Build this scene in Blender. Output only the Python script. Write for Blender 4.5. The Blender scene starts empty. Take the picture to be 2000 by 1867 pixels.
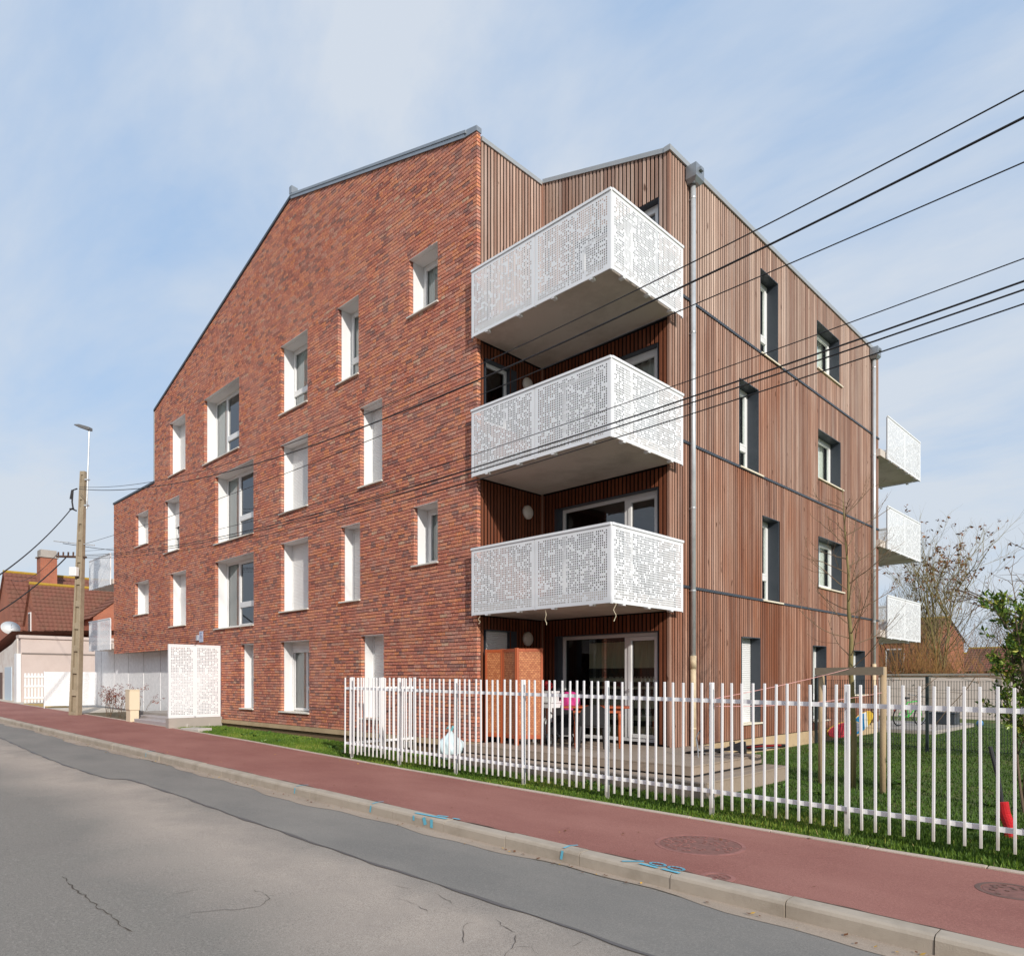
import bpy, bmesh, math, random
from mathutils import Vector, Matrix
random.seed(7)
S = bpy.context.scene
COL = S.collection

# ------------------------------------------------------------------ camera, sky, sun, exposure
FPX, YH, CXP, XL = 1383.0, 1326.0, 1000.0, -410.0       # focal length and horizon in photo pixels (2000 x 1867)
CAMX, CAMY, CAMZ = 10.40, -9.60, 1.60
_a = math.atan((CXP - XL) / FPX)
FW = (-math.cos(_a), math.sin(_a)); RT = (FW[1], -FW[0])
cam_d = bpy.data.cameras.new('camera'); cam = bpy.data.objects.new('camera', cam_d); COL.objects.link(cam)
cam_d.sensor_fit = 'HORIZONTAL'; cam_d.sensor_width = 36; cam_d.lens = FPX / 2000 * 36
cam_d.shift_y = (YH - 933.5) / 2000
cam_d.clip_start = 0.05; cam_d.clip_end = 2000
cam.location = (CAMX, CAMY, CAMZ); cam.rotation_euler = (math.radians(90), 0, math.atan2(-FW[0], FW[1]))
S.camera = cam

SUN_DIR = Vector((-2.55, 1.0, -1.28)).normalized()      # travel direction of the light
SUN_EL = math.asin(-SUN_DIR.z); SUN_AZ = math.atan2(-SUN_DIR.x, -SUN_DIR.y)
world = bpy.data.worlds.new('World'); S.world = world; world.use_nodes = True
wn = world.node_tree; wn.nodes.clear()
def WN(t, **k):
    n = wn.nodes.new(t)
    for a, b in k.items(): setattr(n, a, b)
    return n
wo = WN('ShaderNodeOutputWorld'); bg = WN('ShaderNodeBackground'); bg.inputs['Strength'].default_value = 0.15
sky = WN('ShaderNodeTexSky'); sky.sky_type = 'NISHITA'; sky.sun_disc = False
sky.sun_elevation = SUN_EL; sky.sun_rotation = SUN_AZ; sky.altitude = 0; sky.air_density = 1.0; sky.dust_density = 1.2; sky.ozone_density = 1.5
tc = WN('ShaderNodeTexCoord'); sp = WN('ShaderNodeSeparateXYZ'); wn.links.new(tc.outputs['Generated'], sp.inputs[0])
ad = WN('ShaderNodeMath', operation='ADD'); ad.inputs[1].default_value = 0.28
ab = WN('ShaderNodeMath', operation='ABSOLUTE'); wn.links.new(sp.outputs[2], ab.inputs[0]); wn.links.new(ab.outputs[0], ad.inputs[0])
dx = WN('ShaderNodeMath', operation='DIVIDE'); dy = WN('ShaderNodeMath', operation='DIVIDE')
for q, i in ((dx, 0), (dy, 1)):
    wn.links.new(sp.outputs[i], q.inputs[0]); wn.links.new(ad.outputs[0], q.inputs[1])
cb = WN('ShaderNodeCombineXYZ'); wn.links.new(dx.outputs[0], cb.inputs[0]); wn.links.new(dy.outputs[0], cb.inputs[1])
mp = WN('ShaderNodeMapping'); mp.inputs['Location'].default_value = (1.7, 0.6, 0); mp.inputs['Rotation'].default_value = (0, 0, 0.9); mp.inputs['Scale'].default_value = (0.8, 1.5, 1)
wn.links.new(cb.outputs[0], mp.inputs[0])
nz = WN('ShaderNodeTexNoise'); nz.inputs['Scale'].default_value = 1.15; nz.inputs['Detail'].default_value = 9; nz.inputs['Roughness'].default_value = 0.58; nz.inputs['Distortion'].default_value = 0.35
wn.links.new(mp.outputs[0], nz.inputs['Vector'])
rp = WN('ShaderNodeValToRGB'); rp.color_ramp.elements[0].position = 0.36; rp.color_ramp.elements[1].position = 0.57
rp.color_ramp.elements[0].color = (0.10,) * 3 + (1,); rp.color_ramp.elements[1].color = (0.92,) * 3 + (1,)
wn.links.new(nz.outputs['Fac'], rp.inputs[0])
mx = WN('ShaderNodeMixRGB'); mx.inputs[2].default_value = (3.42, 3.72, 4.15, 1)
hz = WN('ShaderNodeMixRGB'); hz.inputs[0].default_value = 0.80; hz.inputs[2].default_value = (1.7, 2.7, 4.2, 1)      # thin high haze over the blue
wn.links.new(sky.outputs[0], hz.inputs[1]); wn.links.new(rp.outputs[0], mx.inputs[0]); wn.links.new(hz.outputs[0], mx.inputs[1])
hf = WN('ShaderNodeMath', operation='SUBTRACT'); hf.inputs[0].default_value = 1.0; wn.links.new(ab.outputs[0], hf.inputs[1])
hp = WN('ShaderNodeMath', operation='POWER'); hp.inputs[1].default_value = 2.7; wn.links.new(hf.outputs[0], hp.inputs[0])
hm = WN('ShaderNodeMath', operation='MULTIPLY'); hm.inputs[1].default_value = 0.72; wn.links.new(hp.outputs[0], hm.inputs[0])
mh_ = WN('ShaderNodeMixRGB'); mh_.inputs[2].default_value = (3.25, 3.6, 3.95, 1); wn.links.new(hm.outputs[0], mh_.inputs[0]); wn.links.new(mx.outputs[0], mh_.inputs[1])
wn.links.new(mh_.outputs[0], bg.inputs['Color']); wn.links.new(bg.outputs[0], wo.inputs[0])

sun_d = bpy.data.lights.new('sun', 'SUN'); sun = bpy.data.objects.new('sun', sun_d); COL.objects.link(sun)
sun_d.energy = 2.9; sun_d.angle = math.radians(1.2); sun_d.color = (1.0, 0.94, 0.86)
sun.rotation_euler = SUN_DIR.to_track_quat('-Z', 'Y').to_euler(); sun.location = (30, -15, 25)
S.view_settings.view_transform = 'Standard'; S.view_settings.look = 'None'; S.view_settings.gamma = 1; S.view_settings.exposure = 0.40
S.view_settings.use_curve_mapping = False

# ------------------------------------------------------------------ pixel -> place helpers
def ray(px): k = (px - CXP) / FPX; return (FW[0] + k * RT[0], FW[1] + k * RT[1])
def onY(px, py, Y):
    v = ray(px); t = (Y - CAMY) / v[1]; return Vector((CAMX + t * v[0], Y, CAMZ - (py - YH) / FPX * t))
def onX(px, py, X):
    v = ray(px); t = (X - CAMX) / v[0]; return Vector((X, CAMY + t * v[1], CAMZ - (py - YH) / FPX * t))
def onG(px, py, z0=0.0, s=0.01):
    v = ray(px); k = (py - YH) / FPX; t = (CAMZ - z0 + s * CAMX) / (k - s * v[0])
    x, y = CAMX + t * v[0], CAMY + t * v[1]; return Vector((x, y, z0 - s * x))
def gz(x): return -0.01 * max(-70, min(70, x))

# ------------------------------------------------------------------ mesh helpers
class MB:
    def __init__(self): self.v = []; self.f = []; self.t = []; self.w = []; self.mi = []
    def poly(self, pts, tone=0.0, wea=0.0, m=0):
        n = len(self.v); self.v += [tuple(p) for p in pts]; self.f.append(tuple(range(n, n + len(pts)))); self.t.append(tone); self.w.append(wea); self.mi.append(m)
    def faces(self, vs, fs, tone=0.0, wea=0.0, m=0):
        n = len(self.v); self.v += [tuple(p) for p in vs]
        for f in fs: self.f.append(tuple(n + i for i in f)); self.t.append(tone); self.w.append(wea); self.mi.append(m)
    def box(self, x0, x1, y0, y1, z0, z1, tone=0.0, wea=0.0, M=None, m=0, skip=()):
        vs = [Vector(p) for p in ((x0,y0,z0),(x1,y0,z0),(x1,y1,z0),(x0,y1,z0),(x0,y0,z1),(x1,y0,z1),(x1,y1,z1),(x0,y1,z1))]
        if M is not None: vs = [M @ p for p in vs]
        fs = {'b':(0,3,2,1),'t':(4,5,6,7),'-y':(0,1,5,4),'+x':(1,2,6,5),'+y':(2,3,7,6),'-x':(3,0,4,7)}
        self.faces(vs, [f for k, f in fs.items() if k not in skip], tone, wea, m)
    def prism(self, poly, h0, h1, axis='z', tone=0.0, m=0):
        # poly: 2D points; extruded along axis between h0 and h1.  axis z:(x,y) y:(x,z) x:(y,z)
        def P(p, h): return (p[0], p[1], h) if axis == 'z' else ((p[0], h, p[1]) if axis == 'y' else (h, p[0], p[1]))
        n = len(poly); vs = [P(p, h0) for p in poly] + [P(p, h1) for p in poly]
        fs = [tuple(range(n))[::-1], tuple(range(n, 2 * n))] + [(i, (i + 1) % n, n + (i + 1) % n, n + i) for i in range(n)]
        self.faces(vs, fs, tone, 0, m)
    def tube(self, pts, r, n=8, cap=True, tone=0.0, m=0):
        pts = [Vector(p) for p in pts]
        rs = r if isinstance(r, (list, tuple)) else [r] * len(pts)
        base = len(self.v); up = None; k = len(pts)
        for i, p in enumerate(pts):
            d = (pts[min(i + 1, k - 1)] - pts[max(i - 1, 0)])
            d = d.normalized() if d.length > 1e-9 else Vector((0, 0, 1))
            if up is None:
                a = Vector((1, 0, 0)) if abs(d.x) < 0.8 else Vector((0, 1, 0)); up = (a - d * a.dot(d)).normalized()
            else:
                up = up - d * up.dot(d); up = up.normalized() if up.length > 1e-6 else d.orthogonal().normalized()
            b = d.cross(up)
            for j in range(n):
                an = 2 * math.pi * j / n; q = p + (up * math.cos(an) + b * math.sin(an)) * rs[i]; self.v.append(tuple(q))
        for i in range(k - 1):
            for j in range(n):
                a0 = base + i * n + j; a1 = base + i * n + (j + 1) % n
                self.f.append((a0, a1, a1 + n, a0 + n)); self.t.append(tone); self.w.append(0); self.mi.append(m)
        if cap:
            self.f.append(tuple(base + j for j in range(n))[::-1]); self.f.append(tuple(base + (k - 1) * n + j for j in range(n)))
            self.t += [tone, tone]; self.w += [0, 0]; self.mi += [m, m]
    def lathe(self, prof, c, n=16, M=None, tone=0.0, m=0):
        base = len(self.v); k = len(prof)
        for (r, z) in prof:
            for j in range(n):
                a = 2 * math.pi * j / n; p = Vector((c[0] + r * math.cos(a), c[1] + r * math.sin(a), c[2] + z))
                self.v.append(tuple(M @ p if M is not None else p))
        for i in range(k - 1):
            for j in range(n):
                a0 = base + i * n + j; a1 = base + i * n + (j + 1) % n
                self.f.append((a0, a1, a1 + n, a0 + n)); self.t.append(tone); self.w.append(0); self.mi.append(m)
        self.f.append(tuple(base + j for j in range(n))[::-1]); self.f.append(tuple(base + (k - 1) * n + j for j in range(n)))
        self.t += [tone] * 2; self.w += [0] * 2; self.mi += [m] * 2
    def torus(self, c, R_, r, M=None, n=24, k=8, tone=0.0, a0=0, a1=2 * math.pi):
        full = abs(a1 - a0 - 2 * math.pi) < 1e-6
        pts = []
        base = len(self.v); N = n if full else n + 1
        for i in range(N):
            a = a0 + (a1 - a0) * i / n
            for j in range(k):
                b = 2 * math.pi * j / k
                p = Vector(((R_ + r * math.cos(b)) * math.cos(a), r * math.sin(b), (R_ + r * math.cos(b)) * math.sin(a)))
                p = (M @ p if M is not None else p) + (Vector(c) if M is None else Vector((0, 0, 0))); self.v.append(tuple(p))
        for i in range(n):
            for j in range(k):
                i2 = (i + 1) % N; q = (base + i * k + j, base + i2 * k + j, base + i2 * k + (j + 1) % k, base + i * k + (j + 1) % k)
                self.f.append(q); self.t.append(tone); self.w.append(0); self.mi.append(0)
    def mesh(self, name, mats, smooth=False):
        me = bpy.data.meshes.new(name); me.from_pydata(self.v, [], self.f); 
        if any(self.t): a = me.attributes.new('tone', 'FLOAT', 'FACE'); a.data.foreach_set('value', self.t)
        if any(self.w): a = me.attributes.new('wea', 'FLOAT', 'FACE'); a.data.foreach_set('value', self.w)
        for m in (mats if isinstance(mats, (list, tuple)) else [mats]): me.materials.append(m)
        if any(self.mi): me.polygons.foreach_set('material_index', self.mi)
        if smooth: me.polygons.foreach_set('use_smooth', [True] * len(me.polygons))
        me.update(); return me
    def build(self, name, mats, parent=None, smooth=False, **tags):
        return link(name, self.mesh(name, mats, smooth), parent, **tags)
def link(name, data, parent=None, loc=None, rot=None, scale=None, **tags):
    o = bpy.data.objects.new(name, data); COL.objects.link(o)
    if loc is not None: o.location = loc
    if rot is not None: o.rotation_euler = rot
    if scale is not None: o.scale = scale
    if parent is not None: o.parent = parent
    tag(o, **tags); return o
def tag(o, label=None, cat=None, group=None, kind=None):
    if label: o['label'] = label
    if cat: o['category'] = cat
    if group: o['group'] = group
    if kind: o['kind'] = kind
    return o
def empty(name, loc=(0, 0, 0), rz=0, **tags):
    o = bpy.data.objects.new(name, None); COL.objects.link(o); o.location = loc; o.rotation_euler = (0, 0, rz); o.empty_display_size = 0.2
    return tag(o, **tags)
def bevel(o, w=0.004, seg=1):
    m = o.modifiers.new('bevel', 'BEVEL'); m.width = w; m.segments = seg; m.limit_method = 'ANGLE'; return o

# ------------------------------------------------------------------ materials
def srgb(r, g, b):
    f = lambda c: (c / 255 / 12.92) if c / 255 <= 0.04045 else ((c / 255 + 0.055) / 1.055) ** 2.4
    return (f(r), f(g), f(b), 1)
class NT:
    def __init__(self, name):
        self.m = bpy.data.materials.new(name); self.m.use_nodes = True; self.t = self.m.node_tree; self.t.nodes.clear()
        self.o = self.n('ShaderNodeOutputMaterial'); self.p = self.n('ShaderNodeBsdfPrincipled'); self.l(self.p.outputs[0], self.o.inputs[0])
        self.pos = self.n('ShaderNodeNewGeometry').outputs['Position']
    def n(self, t, **k):
        q = self.t.nodes.new(t)
        for a, b in k.items(): setattr(q, a, b)
        return q
    def l(self, a, b): self.t.links.new(a, b)
    def noise(self, scale, detail=3, rough=0.55, vec=None, sc3=None, dist=0):
        q = self.n('ShaderNodeTexNoise'); q.inputs['Scale'].default_value = scale; q.inputs['Detail'].default_value = detail; q.inputs['Roughness'].default_value = rough; q.inputs['Distortion'].default_value = dist
        v = vec or self.pos
        if sc3: mpn = self.n('ShaderNodeMapping'); mpn.inputs['Scale'].default_value = sc3; self.l(v, mpn.inputs[0]); v = mpn.outputs[0]
        self.l(v, q.inputs['Vector']); return q.outputs['Fac']
    def ramp(self, fac, stops, interp='LINEAR'):
        q = self.n('ShaderNodeValToRGB'); cr = q.color_ramp; cr.interpolation = interp
        while len(cr.elements) < len(stops): cr.elements.new(0.5)
        for e, (p, c) in zip(cr.elements, stops): e.position = p; e.color = c if len(c) == 4 else (*c, 1)
        self.l(fac, q.inputs[0]); return q.outputs[0]
    def mix(self, fac, a, b, mode='MIX'):
        q = self.n('ShaderNodeMixRGB', blend_type=mode)
        for i, x in ((0, fac), (1, a), (2, b)):
            if hasattr(x, 'default_value') or hasattr(x, 'links'): self.l(x, q.inputs[i])
            elif i == 0: q.inputs[0].default_value = x
            else: q.inputs[i].default_value = x
        return q.outputs[0]
    def math(self, op, a, b=0.0, clamp=False):
        q = self.n('ShaderNodeMath', operation=op); q.use_clamp = clamp
        for i, x in ((0, a), (1, b)):
            if hasattr(x, 'links'): self.l(x, q.inputs[i])
            else: q.inputs[i].default_value = x
        return q.outputs[0]
    def attr(self, name, typ='GEOMETRY'):
        q = self.n('ShaderNodeAttribute'); q.attribute_name = name; q.attribute_type = typ; return q.outputs['Fac']
    def bump(self, h, strength=0.3, dist=0.01):
        q = self.n('ShaderNodeBump'); q.inputs['Strength'].default_value = strength; q.inputs['Distance'].default_value = dist
        self.l(h, q.inputs['Height']); self.l(q.outputs[0], self.p.inputs['Normal'])
    def col(self, c):
        if hasattr(c, 'links'): self.l(c, self.p.inputs['Base Color'])
        else: self.p.inputs['Base Color'].default_value = c
    def rough(self, r):
        if hasattr(r, 'links'): self.l(r, self.p.inputs['Roughness'])
        else: self.p.inputs['Roughness'].default_value = r
def mul(c, k): return (min(1, c[0] * k), min(1, c[1] * k), min(1, c[2] * k), 1)
def M(name, c, rough=0.6, var=0.12, scale=6, bump=0.0, bscale=60, metal=0.0, spec=0.4, stain=None, stain_amt=0.3, stain_scale=1.2, sc3=None):
    q = NT(name); f = q.noise(scale, 4, 0.6, sc3=sc3)
    cc = q.mix(f, mul(c, 1 - var), mul(c, 1 + var))
    if stain is not None:
        s = q.ramp(q.noise(stain_scale, 6, 0.65, sc3=sc3), [(0.45, (0, 0, 0)), (0.72, (stain_amt,) * 3)])
        cc = q.mix(s, cc, stain)
    q.col(cc); q.rough(rough); q.p.inputs['Metallic'].default_value = metal; q.p.inputs['Specular IOR Level'].default_value = spec
    if bump: q.bump(q.noise(bscale, 3, 0.6), bump, 0.01)
    return q.m

def brick_material(name, typ):
    q = NT(name); t = q.attr('tone', typ)
    base = q.ramp(t, [(0.0, srgb(216, 134, 104)), (0.14, srgb(196, 122, 102)), (0.30, srgb(228, 152, 114)), (0.44, srgb(184, 116, 100)), (0.57, srgb(206, 150, 132)),
                      (0.66, srgb(226, 146, 98)), (0.73, srgb(146, 98, 92)), (0.84, srgb(122, 100, 98)), (0.92, srgb(204, 158, 136)), (0.985, srgb(208, 178, 148))], 'CONSTANT')
    n1 = q.noise(11, 4, 0.65); n2 = q.noise(30, 3, 0.65); n3 = q.noise(21, 2, 0.5)
    c = q.mix(q.ramp(n1, [(0.35, (0.0,) * 3), (0.7, (0.6,) * 3)]), base, srgb(194, 124, 100))
    c = q.mix(q.ramp(n2, [(0.46, (0.0,) * 3), (0.66, (0.75,) * 3)]), c, srgb(122, 80, 76))
    c = q.mix(q.ramp(n3, [(0.60, (0.0,) * 3), (0.70, (0.8,) * 3)]), c, srgb(226, 188, 160))
    c = q.mix(q.ramp(q.noise(0.9, 5, 0.6), [(0.42, (0,) * 3), (0.75, (0.4,) * 3)]), c, srgb(204, 160, 142))
    q.col(c); q.rough(0.9); q.p.inputs['Specular IOR Level'].default_value = 0.2; q.bump(n2, 0.6, 0.004); return q.m
BRICK_S = brick_material('brick_clay_field', 'GEOMETRY'); BRICK_O = brick_material('brick_clay', 'OBJECT')
MORTAR = M('mortar', srgb(64, 50, 45), 0.95, 0.25, 20)
def wood_material(name, typ):
    q = NT(name); t = q.attr('tone', typ); w = q.attr('wea', typ)
    grain = q.noise(1.0, 5, 0.65, sc3=(70, 70, 1.6)); patch = q.noise(1.0, 4, 0.6, sc3=(1.6, 1.6, 0.45))
    silver = q.ramp(t, [(0.0, srgb(180, 153, 138)), (0.3, srgb(202, 175, 158)), (0.6, srgb(154, 125, 111)), (0.85, srgb(188, 164, 151)), (1.0, srgb(218, 190, 172))])
    fresh = q.ramp(t, [(0.0, srgb(140, 86, 62)), (0.4, srgb(168, 110, 82)), (0.75, srgb(114, 68, 50)), (1.0, srgb(184, 124, 94))])
    f = q.math('ADD', w, q.math('MULTIPLY', q.math('SUBTRACT', patch, 0.5), 1.25), True)
    c = q.mix(f, silver, fresh)
    c = q.mix(q.ramp(w, [(0.88, (0,) * 3), (0.94, (0.85,) * 3)]), c, q.ramp(t, [(0.0, srgb(98, 52, 34)), (0.5, srgb(122, 68, 44)), (1.0, srgb(84, 44, 30))]))  # notch boards: unbleached red-brown, darkened further so the colour carries the notch's shade
    c = q.mix(q.ramp(grain, [(0.40, (0.0,) * 3), (0.75, (0.45,) * 3)]), c, srgb(98, 66, 52))
    knot = q.ramp(q.noise(1.0, 1, 0.5, sc3=(9, 9, 3.2)), [(0.73, (0,) * 3), (0.78, (0.8,) * 3)])
    c = q.mix(knot, c, srgb(84, 52, 38))
    q.col(c); q.rough(0.8); q.p.inputs['Specular IOR Level'].default_value = 0.2; q.bump(grain, 0.35, 0.003); return q.m
WOOD_S = wood_material('larch_field', 'GEOMETRY'); WOOD_O = wood_material('larch', 'OBJECT')
MEMBRANE = M('black_membrane', (0.006, 0.005, 0.005, 1), 0.9, 0.1)
def perf_metal(name, c, var=0.03):
    return M(name, c, 0.42, var, 1.5, spec=0.45, stain=mul(c, 0.8), stain_amt=0.25, stain_scale=0.7)
WHITE_METAL = perf_metal('white_powder_coat', (0.80, 0.81, 0.82, 1))
WHITE = M('white_lacquer', (0.80, 0.80, 0.79, 1), 0.38, 0.03, 2, spec=0.5)
WHITE_PVC = M('white_pvc', (0.78, 0.78, 0.77, 1), 0.3, 0.03, 2)
SILL = M('pale_stone_sill', srgb(222, 216, 204), 0.7, 0.08, 12, 0.1, 90)
SILL_OCHRE = M('cream_sill', srgb(226, 216, 194), 0.65, 0.08, 12, 0.1, 90)
ZINC = M('zinc_flashing', srgb(152, 158, 164), 0.38, 0.12, 3, metal=0.55, spec=0.5, stain=srgb(120, 124, 128), stain_amt=0.4)
ZINC_PALE = M('zinc_cap', srgb(170, 172, 172), 0.4, 0.1, 3, metal=0.35)
STEEL = M('galvanised_pipe', srgb(200, 204, 206), 0.35, 0.08, 8, metal=0.3, stain=srgb(140, 144, 146), stain_amt=0.5, stain_scale=4)
ANTHRA = M('anthracite_metal', srgb(58, 64, 72), 0.45, 0.12, 4, spec=0.5)
CONC = M('concrete', srgb(168, 160, 152), 0.85, 0.1, 2.5, 0.25, 60, stain=srgb(120, 110, 100), stain_amt=0.45, stain_scale=1.3)
SLABC = M('balcony_concrete', srgb(204, 194, 184), 0.85, 0.08, 1.2, 0.12, 50, stain=srgb(132, 118, 106), stain_amt=0.5, stain_scale=1.1)
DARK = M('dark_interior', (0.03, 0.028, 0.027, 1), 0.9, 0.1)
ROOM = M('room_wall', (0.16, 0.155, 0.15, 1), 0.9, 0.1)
CURTAIN = M('cream_curtain', srgb(236, 234, 226), 0.9, 0.10, 30, sc3=(30, 30, 0.4))
def glass_mat():
    q = NT('window_glass'); q.t.nodes.remove(q.p)
    tr = q.n('ShaderNodeBsdfTransparent'); tr.inputs[0].default_value = (0.80, 0.86, 0.85, 1)
    gl = q.n('ShaderNodeBsdfGlossy'); gl.inputs['Roughness'].default_value = 0.015; gl.inputs[0].default_value = (0.95, 0.97, 1, 1)
    fr = q.n('ShaderNodeFresnel'); fr.inputs[0].default_value = 1.62
    ms = q.n('ShaderNodeMixShader'); q.l(q.math('ADD', fr.outputs[0], 0.045), ms.inputs[0]); q.l(tr.outputs[0], ms.inputs[1]); q.l(gl.outputs[0], ms.inputs[2]); q.l(ms.outputs[0], q.o.inputs[0])
    return q.m
GLASS = glass_mat()
BLACK_RUB = M('black_rubber', (0.014, 0.014, 0.014, 1), 0.6, 0.2)
BLACK_PLA = M('black_plastic', (0.03, 0.03, 0.032, 1), 0.42, 0.15)
CABLE = M('black_cable', (0.018, 0.018, 0.02, 1), 0.55, 0.2)

# ------------------------------------------------------------------ ground, road, pavement, kerb
def asphalt(name, c, c2, big=0.5, speck=0.35):
    q = NT(name); a = q.noise(big, 5, 0.6, sc3=(0.5, 1, 1)); s = q.noise(170, 2, 0.7); s2 = q.noise(60, 3, 0.6)
    cc = q.mix(q.ramp(a, [(0.35, (0,) * 3), (0.68, (1,) * 3)]), c, c2)
    cc = q.mix(q.ramp(s, [(0.35, (speck,) * 3), (0.55, (0,) * 3)]), cc, mul(c, 0.35))
    cc = q.mix(q.ramp(s2, [(0.5, (0,) * 3), (0.75, (speck * 0.8,) * 3)]), cc, mul(c2, 1.45))
    q.col(cc); q.rough(0.88); q.p.inputs['Specular IOR Level'].default_value = 0.25; q.bump(s, 0.45, 0.006); return q.m
def old_road_material():
    # worn tarmac: a pale polished wheel track runs along the street between greyer strips
    q = NT('old_tarmac'); sx = q.n('ShaderNodeSeparateXYZ'); q.l(q.pos, sx.inputs[0])
    wob = q.noise(0.35, 4, 0.6); yy = q.math('ADD', q.math('ADD', sx.outputs[1], 0.0), q.math('MULTIPLY', q.math('SUBTRACT', wob, 0.5), 2.2))
    d = q.math('ABSOLUTE', q.math('ADD', yy, 6.30)); tr = q.ramp(q.math('DIVIDE', d, 1.15), [(0.15, (1,) * 3), (0.95, (0,) * 3)])
    c = q.mix(tr, srgb(140, 135, 127), srgb(184, 171, 158))
    s = q.noise(150, 2, 0.7); s2 = q.noise(48, 3, 0.65); a = q.noise(1.4, 6, 0.65)
    c = q.mix(q.ramp(a, [(0.4, (0,) * 3), (0.7, (0.4,) * 3)]), c, srgb(142, 134, 127))
    c = q.mix(q.ramp(q.noise(0.55, 6, 0.7, dist=.6), [(0.52, (0,) * 3), (0.8, (0.3,) * 3)]), c, srgb(118, 113, 108))
    c = q.mix(q.ramp(s, [(0.34, (0.6,) * 3), (0.54, (0,) * 3)]), c, srgb(76, 72, 68))
    c = q.mix(q.ramp(s2, [(0.52, (0,) * 3), (0.75, (0.35,) * 3)]), c, srgb(196, 188, 178))
    c = q.mix(q.ramp(q.noise(85, 2, .6), [(0.6, (0,) * 3), (0.74, (0.35,) * 3)]), c, srgb(96, 92, 88))
    q.col(c); q.rough(0.88); q.p.inputs['Specular IOR Level'].default_value = 0.25; q.bump(s, 0.5, 0.006); return q.m
ROADM = old_road_material()
PATCHM = asphalt('trench_tarmac', srgb(128, 125, 120), srgb(146, 141, 134), 0.9, 0.42)
PAVEM = asphalt('red_tarmac', srgb(146, 96, 87), srgb(166, 116, 105), 0.8, 0.5)
GUTM = asphalt('gutter_grit', srgb(160, 145, 130), srgb(180, 164, 148), 1.6, 0.35)
SEALM = M('bitumen_seal', srgb(100, 97, 96), 0.6, 0.15, 30)
CRACKM = M('crack_dirt', srgb(84, 76, 68), 0.95, 0.2, 30)
KERBM = M('kerb_concrete', srgb(176, 164, 149), 0.9, 0.1, 5, 0.4, 110, stain=srgb(132, 120, 104), stain_amt=0.6, stain_scale=2.2)
EDGEM = M('edging_concrete', srgb(190, 174, 160), 0.9, 0.12, 5, 0.4, 110, stain=srgb(150, 136, 118), stain_amt=0.5, stain_scale=2.5)
def grass_ground():
    q = NT('lawn_soil'); a = q.noise(1.6, 5, 0.6); b = q.noise(24, 3, 0.6)
    c = q.mix(q.ramp(a, [(0.35, (0,) * 3), (0.7, (1,) * 3)]), srgb(66, 92, 28), srgb(92, 108, 40))
    c = q.mix(q.ramp(q.noise(.7, 5, .65), [(0.5, (0,) * 3), (0.72, (0.8,) * 3)]), c, srgb(122, 112, 62))
    c = q.mix(q.ramp(b, [(0.45, (0,) * 3), (0.75, (0.7,) * 3)]), c, srgb(70, 62, 40))
    q.col(c); q.rough(0.95); q.bump(b, 0.5, 0.03); return q.m
LAWNM = grass_ground()
SOILM = M('planting_soil', srgb(104, 90, 74), 0.95, 0.3, 18, 0.5, 40, stain=srgb(96, 100, 50), stain_amt=0.7, stain_scale=2)
YARDM = M('yard_concrete', srgb(196, 186, 172), 0.9, 0.1, 2, 0.2, 60)

def strip(mb, ya, yb, dz, x0, x1, step=1.0):
    n = max(1, int((x1 - x0) / step)); prev = None
    for i in range(n + 1):
        x = x0 + (x1 - x0) * i / n
        a = ya(x) if callable(ya) else ya; b = yb(x) if callable(yb) else yb
        cur = (Vector((x, a, gz(x) + dz)), Vector((x, b, gz(x) + dz)))
        if prev: mb.poly((prev[0], cur[0], cur[1], prev[1]))
        prev = cur
def lerp_pts(pts):
    def f(x):
        if x <= pts[0][0]: return pts[0][1]
        for (xa, a), (xb, b) in zip(pts, pts[1:]):
            if x <= xb: return a + (b - a) * (x - xa) / (xb - xa)
        return pts[-1][1]
    return f
YK = -4.32                                                   # street face of the kerb
back_edge = lerp_pts([(-60, -1.25), (-30, -1.35), (-13, -1.42), (-6, -1.62), (-1.5, -1.86), (3, -2.0), (9, -2.05), (40, -2.1)])
mb = MB()
for (xa, xb) in ((-400, -70), (-70, 70), (70, 400)):
    for (ya, yb) in ((-400, -60), (-60, 60), (60, 400)):
        mb.poly(((xa, ya, gz(xa) - 0.24), (xb, ya, gz(xb) - 0.24), (xb, yb, gz(xb) - 0.24), (xa, yb, gz(xa) - 0.24)))
mb.build('ground', LAWNM, kind='structure')
mb = MB(); strip(mb, -14, YK + 0.02, -0.134, -110, 60, 2); road = mb.build('road', ROADM, kind='structure')
seam_px = [(0, 1440), (70, 1471.5), (130, 1495), (211, 1520.8), (250, 1521), (352, 1554), (450, 1590), (560, 1627), (666, 1664), (772, 1699), (882, 1735), (1011, 1777), (1120, 1814), (1200, 1841), (1272, 1865), (1400, 1908), (1700, 2010)]
seam = [onG(px, py, -0.13) for px, py in seam_px]
seam_f = lerp_pts([(-110, seam[0].y)] + [(p.x, p.y) for p in seam] + [(60, seam[-1].y)])
mb = MB(); strip(mb, seam_f, YK - 0.12, -0.130, -110, 60, 0.25); mb.build('road_patch', PATCHM, road)
rg = random.Random(3)
mb = MB(); strip(mb, lambda x: YK - 0.19 - 0.05 * math.sin(x * 1.7) - 0.06 * math.sin(x * 0.6 + 1) - 0.03 * math.sin(x * 5.1), YK + 0.02, -0.126, -110, 60, 0.25); mb.build('gutter', GUTM, road)
mb = MB(); strip(mb, lambda x: seam_f(x) - 0.018 - 0.014 * math.sin(x * 4.3) - 0.008 * math.sin(11 * x), lambda x: seam_f(x) + 0.014 + 0.010 * math.sin(x * 6.1 + 2), -0.1265, -40, 14, 0.12); mb.build('crack_seal', SEALM, road)
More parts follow.
